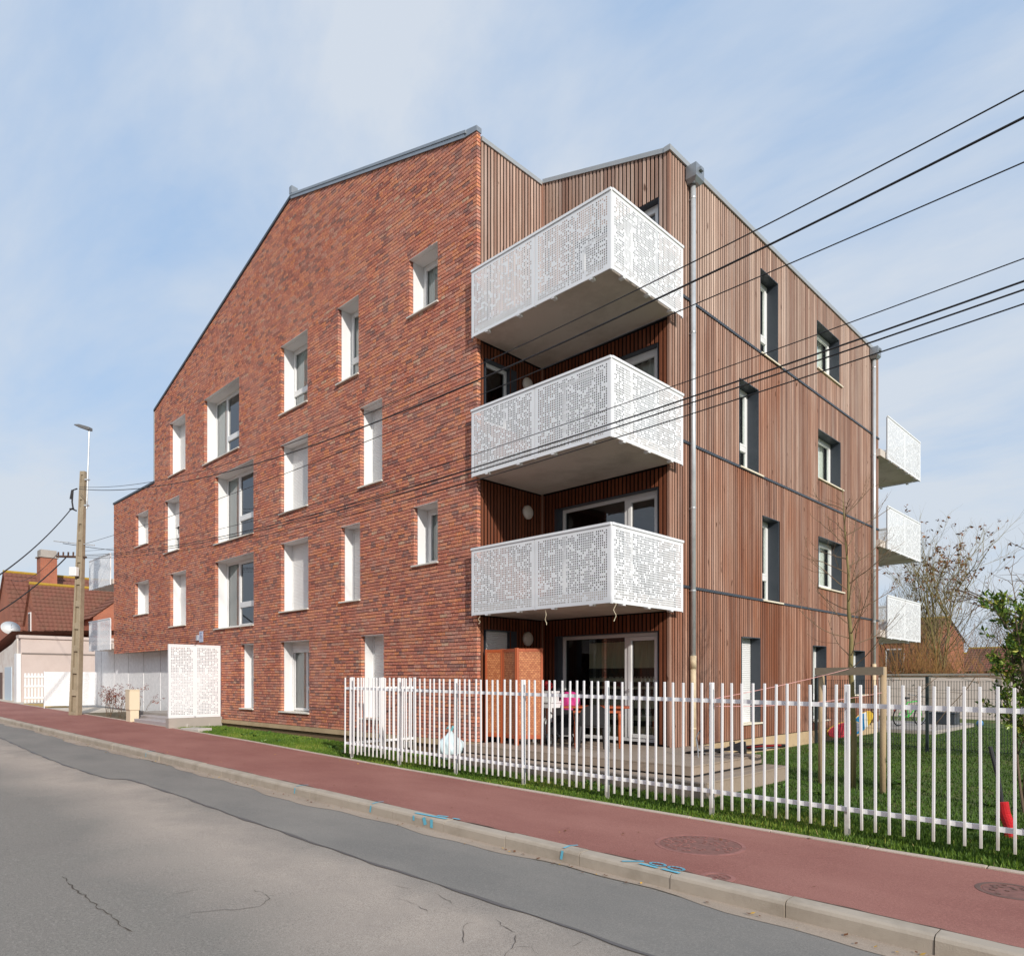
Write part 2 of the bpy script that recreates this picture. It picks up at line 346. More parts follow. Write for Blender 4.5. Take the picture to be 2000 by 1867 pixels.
def crack(pts_px, s, ox, oy, w0=0.012):
    m_ = MB(); P = [onG(ox + a / s, oy + b / s, -0.13) for a, b in pts_px]; prev = None
    rr = random.Random(int(pts_px[0][0])); Q = []
    for a, b in zip(P, P[1:]):
        k = max(2, int((b - a).length / 0.05))
        for i in range(k): Q.append(a.lerp(b, i / k) + Vector((rr.gauss(0, 0.008), rr.gauss(0, 0.008), 0)))
    Q.append(P[-1])
    for i, p in enumerate(Q):
        d = Q[min(i + 1, len(Q) - 1)] - Q[max(i - 1, 0)]; n_ = Vector((-d.y, d.x, 0)).normalized() * (w0 * .5 * rr.uniform(0.1, 1.0) * (0.3 if i in (0, len(Q) - 1) else 1))
        z = gz(p.x) - 0.1285; cur = ((p.x + n_.x, p.y + n_.y, z), (p.x - n_.x, p.y - n_.y, z))
        if prev: m_.poly((prev[0], cur[0], cur[1], prev[1]))
        prev = cur
    m_.build('crack', CRACKM, road)
crack([(345,1025),(410,1090),(470,1130),(540,1190),(610,1240),(660,1290),(735,1330)], 2.84, 0, 1350, 0.014)
crack([(975,1125),(1050,1105),(1150,1095)], 2.84, 0, 1350, 0.006)
crack([(1400,1098),(1470,1120),(1490,1150),(1440,1190),(1330,1208),(1150,1217),(1040,1228)], 2.84, 0, 1350, 0.007)
for c_ in ([(640,1095),(710,1105),(780,1135),(860,1180)], [(880,1065),(940,1090),(1000,1130)], [(1070,1380),(1065,1285),(1100,1245),(1165,1243)], [(1270,1225),(1310,1265),(1390,1305)],
           [(1395,1320),(1385,1380),(1340,1430),(1300,1460)], [(1390,1390),(1480,1395),(1530,1440)], [(650,1020),(760,1040)], [(1740,1390),(1800,1340),(1900,1370)]):
    crack(c_, 3.106, 560, 1400, 0.006)
mb = MB(); strip(mb, YK + 0.14, lambda x: back_edge(x) - 0.07, 0.0, -110, 60, 0.5); pave = mb.build('pavement', PAVEM, kind='structure')
mb = MB(); rr = random.Random(5)
for i in range(-70, 40):
    x0, x1 = i * 1.0 + 0.004, i * 1.0 + 0.996
    e = MB()
    vs = []
    for x in (x0, x1):
        y = back_edge(x); h = 0.012 + rr.uniform(0, 0.006); vs += [(x, y - 0.08, gz(x) - 0.1), (x, y + 0.0, gz(x) - 0.1), (x, y, gz(x) + h), (x, y - 0.08, gz(x) + h)]
    e.faces(vs, [(0, 1, 2, 3), (4, 7, 6, 5), (0, 4, 5, 1), (1, 5, 6, 2), (2, 6, 7, 3), (3, 7, 4, 0)])
    bevel(e.build('edging_stone', EDGEM, pave), 0.006)
mb = MB(); strip(mb, YK + 0.01, YK + 0.16, -0.03, -110, 60, 2); kerb = mb.build('kerb', KERBM, kind='structure')
prof = [(YK, -0.2), (YK, -0.03), (YK + 0.012, -0.008), (YK + 0.035, 0.004), (YK + 0.15, 0.006), (YK + 0.15, -0.2)]
m_ = MB(); m_.prism([(y - YK, z) for y, z in prof], -0.496, 0.496, 'x'); kme = m_.mesh('kerb_stone', KERBM)
k_edges = [-60 + i for i in range(92)]
for xk in k_edges:
    o = link('kerb_stone', kme, kerb, (xk + 0.5 + 0.12, YK + rr.uniform(-0.006, 0.006), gz(xk + 0.62) + rr.uniform(-0.003, 0.003)), (rr.uniform(-0.01, 0.01), 0.01, rr.uniform(-0.002, 0.002)))
mb = MB(); strip(mb, YK + 0.148, lambda x: YK + 0.160 + 0.010 * math.sin(x * 3.1) + 0.008 * math.sin(x * 9.7 + 1) + 0.006 * math.sin(x * 23), 0.0075, -60, 30, 0.08); mb.build('joint_dirt', M('joint_dirt', srgb(84, 66, 56), .95, .3, 30), kerb)
# sprayed survey marks on the kerb and pavement edge
PAINT = M('blue_spray_paint', srgb(104, 180, 202), 0.8, 0.2, 40)
def paint(strokes, face=False):
    m_ = MB()
    for pts, w in strokes:
        for (a, b) in zip(pts, pts[1:]):
            a, b = Vector(a), Vector(b); d = (b - a).normalized(); n_ = Vector((-d.y, d.x)) * w / 2
            q = [a - n_ - d * w * .3, b - n_ + d * w * .3, b + n_ + d * w * .3, a + n_ - d * w * .3]
            if face: m_.poly([(p.x, YK - 0.0085, gz(p.x) + p.y) for p in q])
            else: m_.poly([(p.x, p.y, gz(p.x) + 0.0125) for p in q])
    return m_.build('paint_mark', PAINT, kerb)
def mark_at(px, py): return onG(px, py, 0.005)
for (px, py, tx, ty) in ((1081, 1662, 1106, 1653), (713, 1572, 731, 1567), (566, 1537, 584, 1534), (286, 1468, 300, 1466)):
    a = mark_at(px, py); b = mark_at(tx, ty); a.y = YK + 0.02; b.y = YK + 0.24
    paint([([(a.x, a.y), (a.x + (b.x - a.x) * 0.7, a.y + 0.12), (a.x + 0.05 + (b.x - a.x), b.y - .04)], 0.026)])
    paint([([(a.x, -0.02), (a.x - 0.015, -0.09)], 0.03)], True)
def ring(cx, cy, rx, ry): return [(cx + rx * math.cos(t * math.pi / 6), cy + ry * math.sin(t * math.pi / 6)) for t in range(13)]
a = mark_at(1192, 1690)
paint([([(a.x, YK + 0.03), (a.x + 0.13, YK + 0.16)], 0.03), (ring(a.x + 0.28, YK + 0.17, 0.075, 0.045), 0.022), (ring(a.x + 0.47, YK + 0.17, 0.075, 0.045), 0.022),
       ([(a.x + 0.16, YK + 0.075), (a.x + 0.33, YK + 0.07)], 0.04), ([(a.x + 0.40, YK + 0.07), (a.x + 0.56, YK + 0.06)], 0.04)])
a = mark_at(790, 1592)
paint([([(a.x, YK + 0.05), (a.x + 0.5, YK + 0.09)], 0.05), ([(a.x + 0.3, YK + 0.14), (a.x + 0.42, YK + 0.18)], 0.04), ([(a.x + 0.55, YK + 0.17), (a.x + 0.64, YK + 0.18)], 0.035)])
paint([([(a.x + 0.02, -0.02), (a.x + 0.02, -0.06)], 0.035), ([(a.x + 0.22, -0.02), (a.x + 0.24, -0.07)], 0.06), ([(a.x + 0.36, -0.02), (a.x + 0.36, -0.09)], 0.05)], True)

mb = MB(); strip(mb, lambda x: back_edge(x) - 0.01, 30, -0.012, -13.2, 30, 0.7); lawn = mb.build('lawn', LAWNM, kind='structure')
mb = MB(); strip(mb, lambda x: back_edge(x) - 0.01, 3.0, -0.012, -22.5, -15.6, 0.5); mb.build('planting_bed', SOILM, kind='structure')
mb = MB(); strip(mb, lambda x: back_edge(x) - 0.01, 20.0, -0.012, -75, -22.5, 1); mb.build('yard', YARDM, kind='structure')
mb = MB(); mb.box(1.2, 4.6, 14.2, 19.5, -0.2, 0.05); mb.build('patio', CONC, kind='structure')

# ------------------------------------------------------------------ the apartment building
W, YB, YE, LX = 3.21, 1.95, 13.81, -22.64       # wood face, notch depth, rear end, west end
BASE = 0.34
RIDGE, EAVE_R, STEP = (-7.44, 14.76), (3.21, 11.55), (-17.84, 11.67)
def roof_z(x):
    if x < -17.84: return 9.0
    if x < RIDGE[0]: return STEP[1] + (RIDGE[1] - STEP[1]) * (x + 17.84) / (RIDGE[0] + 17.84)
    return RIDGE[1] + (EAVE_R[1] - RIDGE[1]) * (x - RIDGE[0]) / (EAVE_R[0] - RIDGE[0])
bld = empty('apartment_building', (-10, 6, 0), label='four storey gabled apartment building with red brick front and vertical timber side', cat='building')
bld.location = (0, 0, 0)
# openings in the brick front: x0, x1, z0 (top of sill), z1, kind
BW = [(-2.20, -1.22, 9.60, 10.86, 'sash'), (-5.12, -4.20, 8.97, 10.86, 'tran'), (-8.07, -6.61, 8.97, 10.86, 'tran'), (-13.30, -10.69, 8.68, 10.82, 'double'), (-16.32, -14.89, 8.90, 10.80, 'shut'),
      (-4.13, -3.23, 6.21, 8.11, 'shut'), (-8.07, -6.59, 6.21, 8.11, 'shut'), (-12.43, -9.73, 5.94, 8.11, 'double'), (-16.80, -15.44, 6.19, 8.08, 'half'), (-19.93, -18.52, 6.82, 8.08, 'shut'),
      (-2.04, -1.22, 4.09, 5.37, 'sash'), (-4.97, -4.14, 3.52, 5.37, 'shut'), (-8.06, -6.57, 3.48, 5.37, 'shut'), (-12.43, -9.72, 3.22, 5.36, 'double'), (-16.28, -14.84, 3.49, 5.38, 'shut'), (-19.99, -18.48, 4.13, 5.40, 'shut'),
      (-10.55, -9.73, 0.73, 2.65, 'shut'), (-8.07, -6.53, 0.71, 2.64, 'quarter'), (-4.09, -3.17, 0.68, 2.64, 'shut')]
PITCH, BH, JT = 0.075, 0.0600, 0.0130
# mortar backing: sheet with openings, 12 mm behind the brick faces
mb = MB()
xs = sorted({LX, -17.84, -12.0, RIDGE[0], 0.0} | {w[0] - .006 for w in BW} | {w[1] + .006 for w in BW})
zs = sorted({BASE, 2.70, 8.95} | {w[2] - .006 for w in BW} | {w[3] + .006 for w in BW} | {11.0})
for xa, xb in zip(xs, xs[1:]):
    xm = (xa + xb) / 2
    for za, zb in zip(zs, zs[1:]):
        zm = (za + zb) / 2
        if zm < 2.70 and xm < -12.0: continue
        if xm < -17.84 and zm > 8.95: continue
        if any(w[0] < xm < w[1] and w[2] < zm < w[3] for w in BW): continue
        mb.poly(((xa, .018, za), (xb, .018, za), (xb, .018, zb), (xa, .018, zb)))
    if xm > -17.84:
        mb.poly(((xa, .013, 11.0), (xb, .013, 11.0), (xb, .013, roof_z(xb - .001)), (xa, .013, roof_z(xa + .001))))
for (x0, x1, z0, z1, k) in BW:
    for x in (x0 - .006, x1 + .006): mb.poly(((x, .013, z0), (x, .11, z0), (x, .11, z1), (x, .013, z1)))
mb.poly(((-.008, .013, BASE), (-.008, .11, BASE), (-.008, .11, 12.5), (-.008, .013, 12.5)))
bwall = mb.build('brick_wall', MORTAR, bld)
# bricks, course by course
rb = random.Random(11)
bricks = []
ncourse = int((14.8 - BASE) / PITCH)
for c in range(ncourse):
    za = BASE + c * PITCH + JT / 2; zb = za + BH; zm = (za + zb) / 2
    segs = []
    lo = LX if zm < 9.0 else -17.84
    if zm < 2.70: lo = -12.0
    if zm > 11.67: lo = RIDGE[0] - (RIDGE[1] - za) * (17.84 + RIDGE[0]) / (RIDGE[1] - STEP[1])
    hi = 0.0
    if za > roof_z(0): hi = RIDGE[0] + (RIDGE[1] - za) * (EAVE_R[0] - RIDGE[0]) / (RIDGE[1] - EAVE_R[1])
    lo = max(lo, -22.64); segs = [(lo, hi, za, zb)]
    for (x0, x1, z0, z1, k) in BW:
        if zb <= z0 or za >= z1: continue
        out = []
        for (a, b, p, q) in segs:
            if b <= x0 or a >= x1: out.append((a, b, p, q)); continue
            if a < x0: out.append((a, x0, p, q))
            if b > x1: out.append((x1, b, p, q))
            A, B = max(a, x0), min(b, x1)
            if p < z0 - 0.015: out.append((A, B, p, z0))
            if q > z1 + 0.015: out.append((A, B, z1, q))
        segs = out
    for (a, b, p, q) in segs:
        x = b; first = True
        while x > a + 0.02:
            L = 0.105 if (first and c % 2) else (0.215 if rb.random() < 0.62 else rb.choice((0.105, 0.105, 0.15, 0.18)))
            first = False
            xa = max(a, x - L)
            if xa - a < 0.05: xa = a
            zq0, zq1 = min(q, roof_z(xa + .01)), min(q, roof_z(x - .01))
            if max(zq0, zq1) > p + 0.01: bricks.append((xa, x, p, max(p + .004, zq0), max(p + .004, zq1)))
            x = xa - JT if xa > a else a
BN = 0.5 * 0.03
std = [i for i, b in enumerate(bricks) if abs(b[1] - b[0] - 0.215) < 1e-4 and abs(b[3] - b[2] - BH) < 1e-4 and abs(b[4] - b[2] - BH) < 1e-4]
std.sort(key=lambda i: (bricks[i][1] - CAMX) ** 2 + CAMY ** 2 + 0.6 * (bricks[i][2] - CAMZ) ** 2)
single = set(std[:300])
m_ = MB(); m_.box(-.1075, .1075, 0, .102, -BH / 2, BH / 2, skip=('+y',)); brick_me = m_.mesh('brick', BRICK_O)
mb = MB()
for i, (xa, xb, z0, za, zb) in enumerate(bricks):
    t = rb.random(); dy_ = rb.uniform(-0.003, 0.0035); dz_ = rb.uniform(-0.002, 0.002)
    if t > 0.5 and rb.random() < 0.25: t = rb.random() * 0.5
    if i in single:
        o = link('brick', brick_me, bwall, ((xa + xb) / 2, dy_, (z0 + za) / 2 + dz_), (rb.uniform(-.01, .01), rb.uniform(-.008, .008), rb.uniform(-.006, .006))); o['tone'] = t
    else:
        y0, y1 = dy_, 0.102
        vs = [(xa, y0, z0 + dz_), (xb, y0 + rb.uniform(-.001, .001), z0 + dz_ + rb.uniform(-.001, .001)), (xb, y1, z0), (xa, y1, z0), (xa, y0, za + dz_), (xb, y0, zb + dz_), (xb, y1, zb), (xa, y1, za)]
        mb.faces(vs, [(0, 3, 2, 1), (4, 5, 6, 7), (0, 1, 5, 4), (1, 2, 6, 5), (3, 0, 4, 7)], t + 1e-4)
mb.build('brickwork', BRICK_S, bwall, kind='stuff')

# windows of the brick front
def pane_frame(mb, x0, x1, z0, z1, y, fw=0.06, d=0.05):
    mb.box(x0, x0 + fw, y, y + d, z0, z1); mb.box(x1 - fw, x1, y, y + d, z0, z1)
    mb.box(x0 + fw, x1 - fw, y, y + d, z0, z0 + fw); mb.box(x0 + fw, x1 - fw, y, y + d, z1 - fw, z1)
def curtain(mb, x0, x1, z0, z1, y, rr):
    n = max(6, int((x1 - x0) / 0.03)); prev = None; ph = rr.random() * 6
    for i in range(n + 1):
        x = x0 + (x1 - x0) * i / n; yy = y + 0.022 * math.sin(i * 1.15 + ph) + 0.01 * math.sin(i * .37)
        if prev: mb.poly(((prev[0], prev[1], z0), (x, yy, z0), (x, yy, z1), (prev[0], prev[1], z1)))
        prev = (x, yy)
DEP = 0.38
def brick_window(w):
    x0, x1, z0, z1, k = w
    rr = random.Random(int(x0 * 100 + z0 * 7))
    f = MB(); pane_frame(f, x0 + .012, x1 - .012, z0 + .012, z1 - .012, DEP, 0.075, 0.05)
    panes = []; xm = x0 + (x1 - x0) * (.345 if k == 'double' else .5); zt = z0 + (z1 - z0) * 0.33
    if k == 'double':
        f.box(xm - .05, xm + .05, DEP, DEP + .05, z0 + .08, z1 - .08)
        f.box(xm + .051, x1 - .09, DEP - .012, DEP + .05, zt - .045, zt + .045)
        pane_frame(f, xm + .05, x1 - .088, zt + .045, z1 - .088, DEP - .012, .05, .05); pane_frame(f, xm + .05, x1 - .088, z0 + .088, zt - .046, DEP - .012, .03, .05)
    elif k in ('tran', 'half'):
        f.box(x0 + .08, x1 - .08, DEP - .012, DEP + .05, zt - .05, zt + .05)
        pane_frame(f, x0 + .088, x1 - .088, zt + .05, z1 - .088, DEP - .012, .05, .05)
    elif k == 'quarter':
        f.box(xm - .05, xm + .05, DEP, DEP + .05, z0 + .08, z1 - .08); f.box(xm + .051, x1 - .09, DEP - .012, DEP + .05, zt - .05, zt + .05)
    else: pane_frame(f, x0 + .088, x1 - .088, z0 + .088, z1 - .088, DEP - .012, .05, .05)
    win = f.build('window', WHITE_PVC, bld); bevel(win, 0.004)
    p = MB(); p.poly(((x0 + .06, DEP + .03, z0 + .06), (x1 - .06, DEP + .03, z0 + .06), (x1 - .06, DEP + .03, z1 - .06), (x0 + .06, DEP + .03, z1 - .06))); p.build('pane', GLASS, win)
    l = MB(); t = 0.012
    l.box(x0 + .001, x0 + t, .104, DEP + .05, z0, z1); l.box(x1 - t, x1 - .001, .104, DEP + .05, z0, z1); l.box(x0 + t, x1 - t, .09, DEP + .05, z1 - t, z1 - .001)
    l.box(x0 + t, x1 - t, -.012, .088, z1 - .006, z1 - .001)
    l.build('lining', WHITE, win)
    s = MB(); s.box(x0 - .05, x1 + .04, -.055, -.004, z0 - .04, z0 - .004); s.box(x0 + .002, x1 - .002, -.004, DEP + .05, z0 - .04, z0 - .002); bevel(s.build('sill', SILL, win), .006)
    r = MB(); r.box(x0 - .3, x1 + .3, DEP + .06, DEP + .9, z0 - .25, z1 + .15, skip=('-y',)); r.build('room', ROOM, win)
    if k in ('double', 'tran', 'sash', 'quarter'):
        c = MB(); 
        if k == 'double': curtain(c, x0 + .02, xm + .02, z0, z1, DEP + .085, rr); curtain(c, x1 - .35, x1, z0, z1, DEP + .16, rr)
        else: curtain(c, x0, x0 + (x1 - x0) * (0.75 if k == 'tran' else .6), z0, z1, DEP + .085, rr)
        c.build('curtain', CURTAIN, win)
    if k in ('shut', 'half', 'quarter'):
        zb = {'shut': z0 + .003, 'half': z0 + (z1 - z0) * .52, 'quarter': z1 - .30}[k]
        q = MB(); n = int((z1 - .013 - zb) / 0.04); h = (z1 - .013 - zb) / max(1, n)
        yS = DEP - .03
        for i in range(n):
            a = zb + i * h
            q.faces([(x0 + .03, yS, a), (x1 - .03, yS, a), (x1 - .03, yS - .008, a + h * .35), (x0 + .03, yS - .008, a + h * .35), (x1 - .03, yS - .008, a + h * .75), (x0 + .03, yS - .008, a + h * .75), (x1 - .03, yS + .002, a + h), (x0 + .03, yS + .002, a + h)],
                    [(0, 1, 2, 3), (3, 2, 4, 5), (5, 4, 6, 7)])
        q.build('shutter', WHITE_PVC, win)
        g = MB(); g.box(x0 + .0125, x0 + .055, DEP - .05, DEP - .014, z0, z1 - .014); g.box(x1 - .055, x1 - .0125, DEP - .05, DEP - .014, z0, z1 - .014); g.build('shutter_rail', WHITE_PVC, win)
for w in BW: brick_window(w)

# timber cladding: backing sheets and vertical battens
WW = [(5.77, 6.65, 8.98, 10.88, 'tran'), (9.02, 10.54, 9.66, 10.88, 'sash'), (4.77, 5.64, 6.20, 8.09, 'tran'), (9.08, 10.62, 6.82, 8.09, 'sash'), (5.86, 6.70, 3.40, 5.31, 'tran'), (9.14, 10.69, 4.0, 5.31, 'sash'),
      (4.87, 5.73, 0.63, 2.52, 'shut'), (8.76, 9.61, 0.53, 2.46, 'tran'), (11.66, 12.58, 1.15, 2.42, 'sash')]
BANDS = [3.36, 6.15, 8.94]
slats = []     # (ax, pos, off, z0, z1, tone, weather with notch shade): ax 'x' = face looks +x ; ax 'y' = face looks -y
rw = random.Random(23)
PW, SW = 0.092, 0.058
def cuts(z0, z1, holes, bands):
    segs = [(z0, z1)]
    for b in bands: segs = [s for (a, c) in segs for s in (((a, b - .005), (b + .055, c)) if a < b < c else ((a, c),))]
    for (h0, h1) in holes:
        out = []
        for (a, c) in segs:
            if c <= h0 or a >= h1: out.append((a, c)); continue
            if a < h0: out.append((a, h0))
            if c > h1: out.append((h1, c))
        segs = out
    return [s for s in segs if s[1] - s[0] > 0.03]
n = int((YE - YB) / PW)
for i in range(n):
    y = YB + .045 + i * (YE - YB) / n
    holes = [(w[2] - .05, w[3]) for w in WW if w[0] - .03 < y < w[1] + .03]
    for (a, b) in cuts(0.30, roof_z(W) - .06, holes, BANDS):
        wea = 0.64 if b < 3.4 else (0.52 if b < 6.2 else (0.36 if b < 9.0 else 0.10))
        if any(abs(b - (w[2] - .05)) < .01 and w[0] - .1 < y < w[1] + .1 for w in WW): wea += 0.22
        if any(abs(b - (bz - .005)) < .01 for bz in BANDS): wea += 0.05
        slats.append(('x', y, W, a, b, rw.random(), min(1, wea)))
BZ = [(2.86, 3.10), (5.60, 5.84), (8.36, 8.60)]      # balcony slabs
ZR = 12.40
for i in range(20):                                         # return wall x = 0
    y = .155 + i * PW
    for fl in range(4):
        a = [0.36, 3.10, 5.84, 8.60][fl]; b = [2.86, 5.60, 8.36, ZR][fl]
        holes = [(a + (.95 if fl else .9), a + 2.24)] if .24 < y < .98 and fl != 1 else []
        if fl == 3: holes = []
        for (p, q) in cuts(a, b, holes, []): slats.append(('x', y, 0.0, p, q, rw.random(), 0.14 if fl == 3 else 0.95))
NB = int(W / PW)
for i in range(NB):                                         # back of the notch y = YB
    x = .05 + i * (W - .06) / NB
    for fl in range(4):
        a = [0.36, 3.10, 5.84, 8.60][fl]; b = [2.86, 5.60, 8.36, roof_z(x) - .07][fl]
        holes = [(a, a + 2.16)] if .36 < x < 2.93 else []
        if fl == 3: holes = [(a, a + 2.16)] if .9 < x < 2.95 else []
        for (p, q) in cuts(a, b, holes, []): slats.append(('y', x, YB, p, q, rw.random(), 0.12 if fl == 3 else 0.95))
clad = MB()
def hole_sheet(mb, a0, a1, z0, z1, holes, fn):
    aa = sorted({a0, a1} | {h[0] for h in holes} | {h[1] for h in holes}); zz = sorted({z0, z1} | {h[2] for h in holes} | {h[3] for h in holes})
    for p, q in zip(aa, aa[1:]):
        for r, s in zip(zz, zz[1:]):
            m1, m2 = (p + q) / 2, (r + s) / 2
            if any(h[0] < m1 < h[1] and h[2] < m2 < h[3] for h in holes): continue
            mb.poly([fn(p, r), fn(q, r), fn(q, s), fn(p, s)])
hole_sheet(clad, YB, YE, 0.28, roof_z(W) - .03, [(w[0], w[1], w[2] - .04, w[3]) for w in WW], lambda y, z: (W - .06, y, z))
RH = [(.24, .98, 1.26, 2.60), (.24, .98, 6.79, 8.08)]
hole_sheet(clad, .11, YB, 0.2, ZR - .02, RH, lambda y, z: (-.045, y, z))
NH = [(.36, 2.93, .36, 2.52), (.36, 2.93, 3.10, 5.26), (.36, 2.93, 5.84, 8.0), (.9, 2.95, 8.6, 10.76)]
hole_sheet(clad, -.045, W - .045, 0.2, 11.5, NH, lambda x, z: (x, YB + .045, z))
clad.poly(((-.045, YB + .045, 11.5), (W - .045, YB + .045, 11.5), (W - .045, YB + .045, roof_z(W) - .05), (-.045, YB + .045, roof_z(0) - .05)))
cladding = clad.build('timber_cladding', MEMBRANE, bld)
def dist_s(s):
    p = Vector((s[2], s[1], (s[3] + s[4]) / 2)) if s[0] == 'x' else Vector((s[1], s[2], (s[3] + s[4]) / 2))
    return (s[4] - s[3]) / (p - Vector((CAMX, CAMY, CAMZ))).length
order = sorted(range(len(slats)), key=lambda i: -dist_s(slats[i])); ones = set(order[:300])
m_ = MB(); m_.box(-.5, .5, -.5, .5, -.5, .5); slat_me = m_.mesh('slat', WOOD_O)
mb = MB()
for i, (ax, pos, off, a, b, t, wea) in enumerate(slats):
    j = rw.uniform(-.002, .002); wd = SW + rw.uniform(-.002, .002); zc, hz = (a + b) / 2, b - a - .004
    if ax == 'x': loc, sc = (off - .0065 + j, pos, zc), (.013, wd, hz)
    else: loc, sc = (pos, off + .0065 + j, zc), (wd, .013, hz)
    if i in ones:
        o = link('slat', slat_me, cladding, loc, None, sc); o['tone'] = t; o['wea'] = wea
    else:
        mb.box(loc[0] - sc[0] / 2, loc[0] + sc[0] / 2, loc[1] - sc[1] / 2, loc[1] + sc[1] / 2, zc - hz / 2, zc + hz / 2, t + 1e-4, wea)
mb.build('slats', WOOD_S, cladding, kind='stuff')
# corner boards and floor bands
for (x, y, wx, wy) in ((W - .05, YB - .004, .052, .05), (.002, YB - .03, .03, .03)):
    m_ = MB(); m_.box(x, x + wx, y, y + wy, .34, roof_z(x) - .06, .55, .3); m_.build('corner_board', WOOD_S, cladding)
for bz in BANDS:
    m_ = MB(); m_.box(W - .044, W + .022, YB - .01, YE + .01, bz, bz + .05); m_.build('floor_band', ANTHRA, cladding)
# windows of the timber side
for (y0, y1, z0, z1, k) in WW:
    X = W - .26; f = MB()
    def fr(a0, a1, b0, b1, fw, dx_, X=X, f=f):
        f.box(X - .05, X + dx_, a0, a0 + fw, b0, b1); f.box(X - .05, X + dx_, a1 - fw, a1, b0, b1); f.box(X - .05, X + dx_, a0 + fw, a1 - fw, b0, b0 + fw); f.box(X - .05, X + dx_, a0 + fw, a1 - fw, b1 - fw, b1)
    fr(y0 + .01, y1 - .01, z0 + .01, z1 - .01, .08, 0); zt = z0 + (z1 - z0) * .3
    if k == 'tran': f.box(X - .05, X + .01, y0 + .09, y1 - .09, zt - .06, zt + .06); fr(y0 + .09, y1 - .09, zt + .06, z1 - .09, .05, .012)
    else: fr(y0 + .09, y1 - .09, z0 + .09, z1 - .09, .05, .012)
    win = bevel(f.build('window', WHITE_PVC, bld), .004)
    p = MB(); p.poly(((X - .02, y0 + .06, z0 + .06), (X - .02, y1 - .06, z0 + .06), (X - .02, y1 - .06, z1 - .06), (X - .02, y0 + .06, z1 - .06))); p.build('pane', GLASS, win)
    l = MB(); l.box(X - .05, W - .014, y0 - .008, y0 + .009, z0 - .04, z1 + .008); l.box(X - .05, W + .002, y1 - .009, y1 + .008, z0 - .04, z1 + .008); l.box(X - .05, W + .002, y0 + .009, y1 - .009, z1 - .009, z1 + .008); l.build('lining', ANTHRA, win)
    s = MB(); s.box(X - .05, W + .004, y0 + .0095, y1 - .0095, z0 - .04, z0); s.box(W + .0045, W + .045, y0 - .03, y1 + .20, z0 - .035, z0 + .002); bevel(s.build('sill', SILL_OCHRE, win), .005)
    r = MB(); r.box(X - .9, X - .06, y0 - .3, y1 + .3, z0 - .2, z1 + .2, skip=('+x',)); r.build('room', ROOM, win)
    rr = random.Random(int(y0 * 31 + z0))
    if k == 'shut':
        q = MB()
        nn = int((z1 - z0) / .042)
        for i in range(nn):
            a = z0 + i * (z1 - z0) / nn; h = (z1 - z0) / nn; q.faces([(X + .03, y0 + .02, a), (X + .03, y1 - .02, a), (X + .04, y1 - .02, a + h * .5), (X + .04, y0 + .02, a + h * .5), (X + .028, y1 - .02, a + h), (X + .028, y0 + .02, a + h)], [(0, 1, 2, 3), (3, 2, 4, 5)])
        q.build('shutter', WHITE_PVC, win)
    else:
        c = MB(); nn = 22; prev = None
        for i in range(nn + 1):
            yy = y0 + (y1 - y0) * i / nn; xx = X - .16 + .02 * math.sin(i * 1.1)
            if prev: c.poly(((prev[1], prev[0], z0), (xx, yy, z0), (xx, yy, z1), (prev[1], prev[0], z1)))
            prev = (yy, xx)
        c.build('curtain', CURTAIN, win)

# glazed doors and windows inside the notch
LACE = None
def lace_material():
    q = NT('banded_curtain'); sx = q.n('ShaderNodeSeparateXYZ'); q.l(q.pos, sx.inputs[0]); z = sx.outputs[2]
    fold = q.noise(1.0, 3, 0.6, sc3=(26, 1, 0.2))
    c = q.mix(fold, srgb(170, 168, 134), srgb(232, 228, 200))
    for zc, h in ((1.72, .11), (1.50, .05), (1.32, .09), (2.4, .05), (0.95, .08), (.72, .06)):
        b = q.ramp(q.math('ABSOLUTE', q.math('SUBTRACT', z, zc)), [(h * .85, (1,) * 3), (h, (0,) * 3)]); c = q.mix(b, c, srgb(60, 64, 56))
    wv = q.n('ShaderNodeTexChecker'); wv.inputs['Scale'].default_value = 26; q.l(q.pos, wv.inputs['Vector'])
    b = q.ramp(q.math('ABSOLUTE', q.math('SUBTRACT', z, 1.60)), [(.045, (.6,) * 3), (.06, (0,) * 3)]); c = q.mix(q.mix(1.0, b, wv.outputs['Fac'], 'MULTIPLY'), c, srgb(210, 208, 190))
    q.col(c); q.rough(0.9); return q.m
LACE = lace_material()
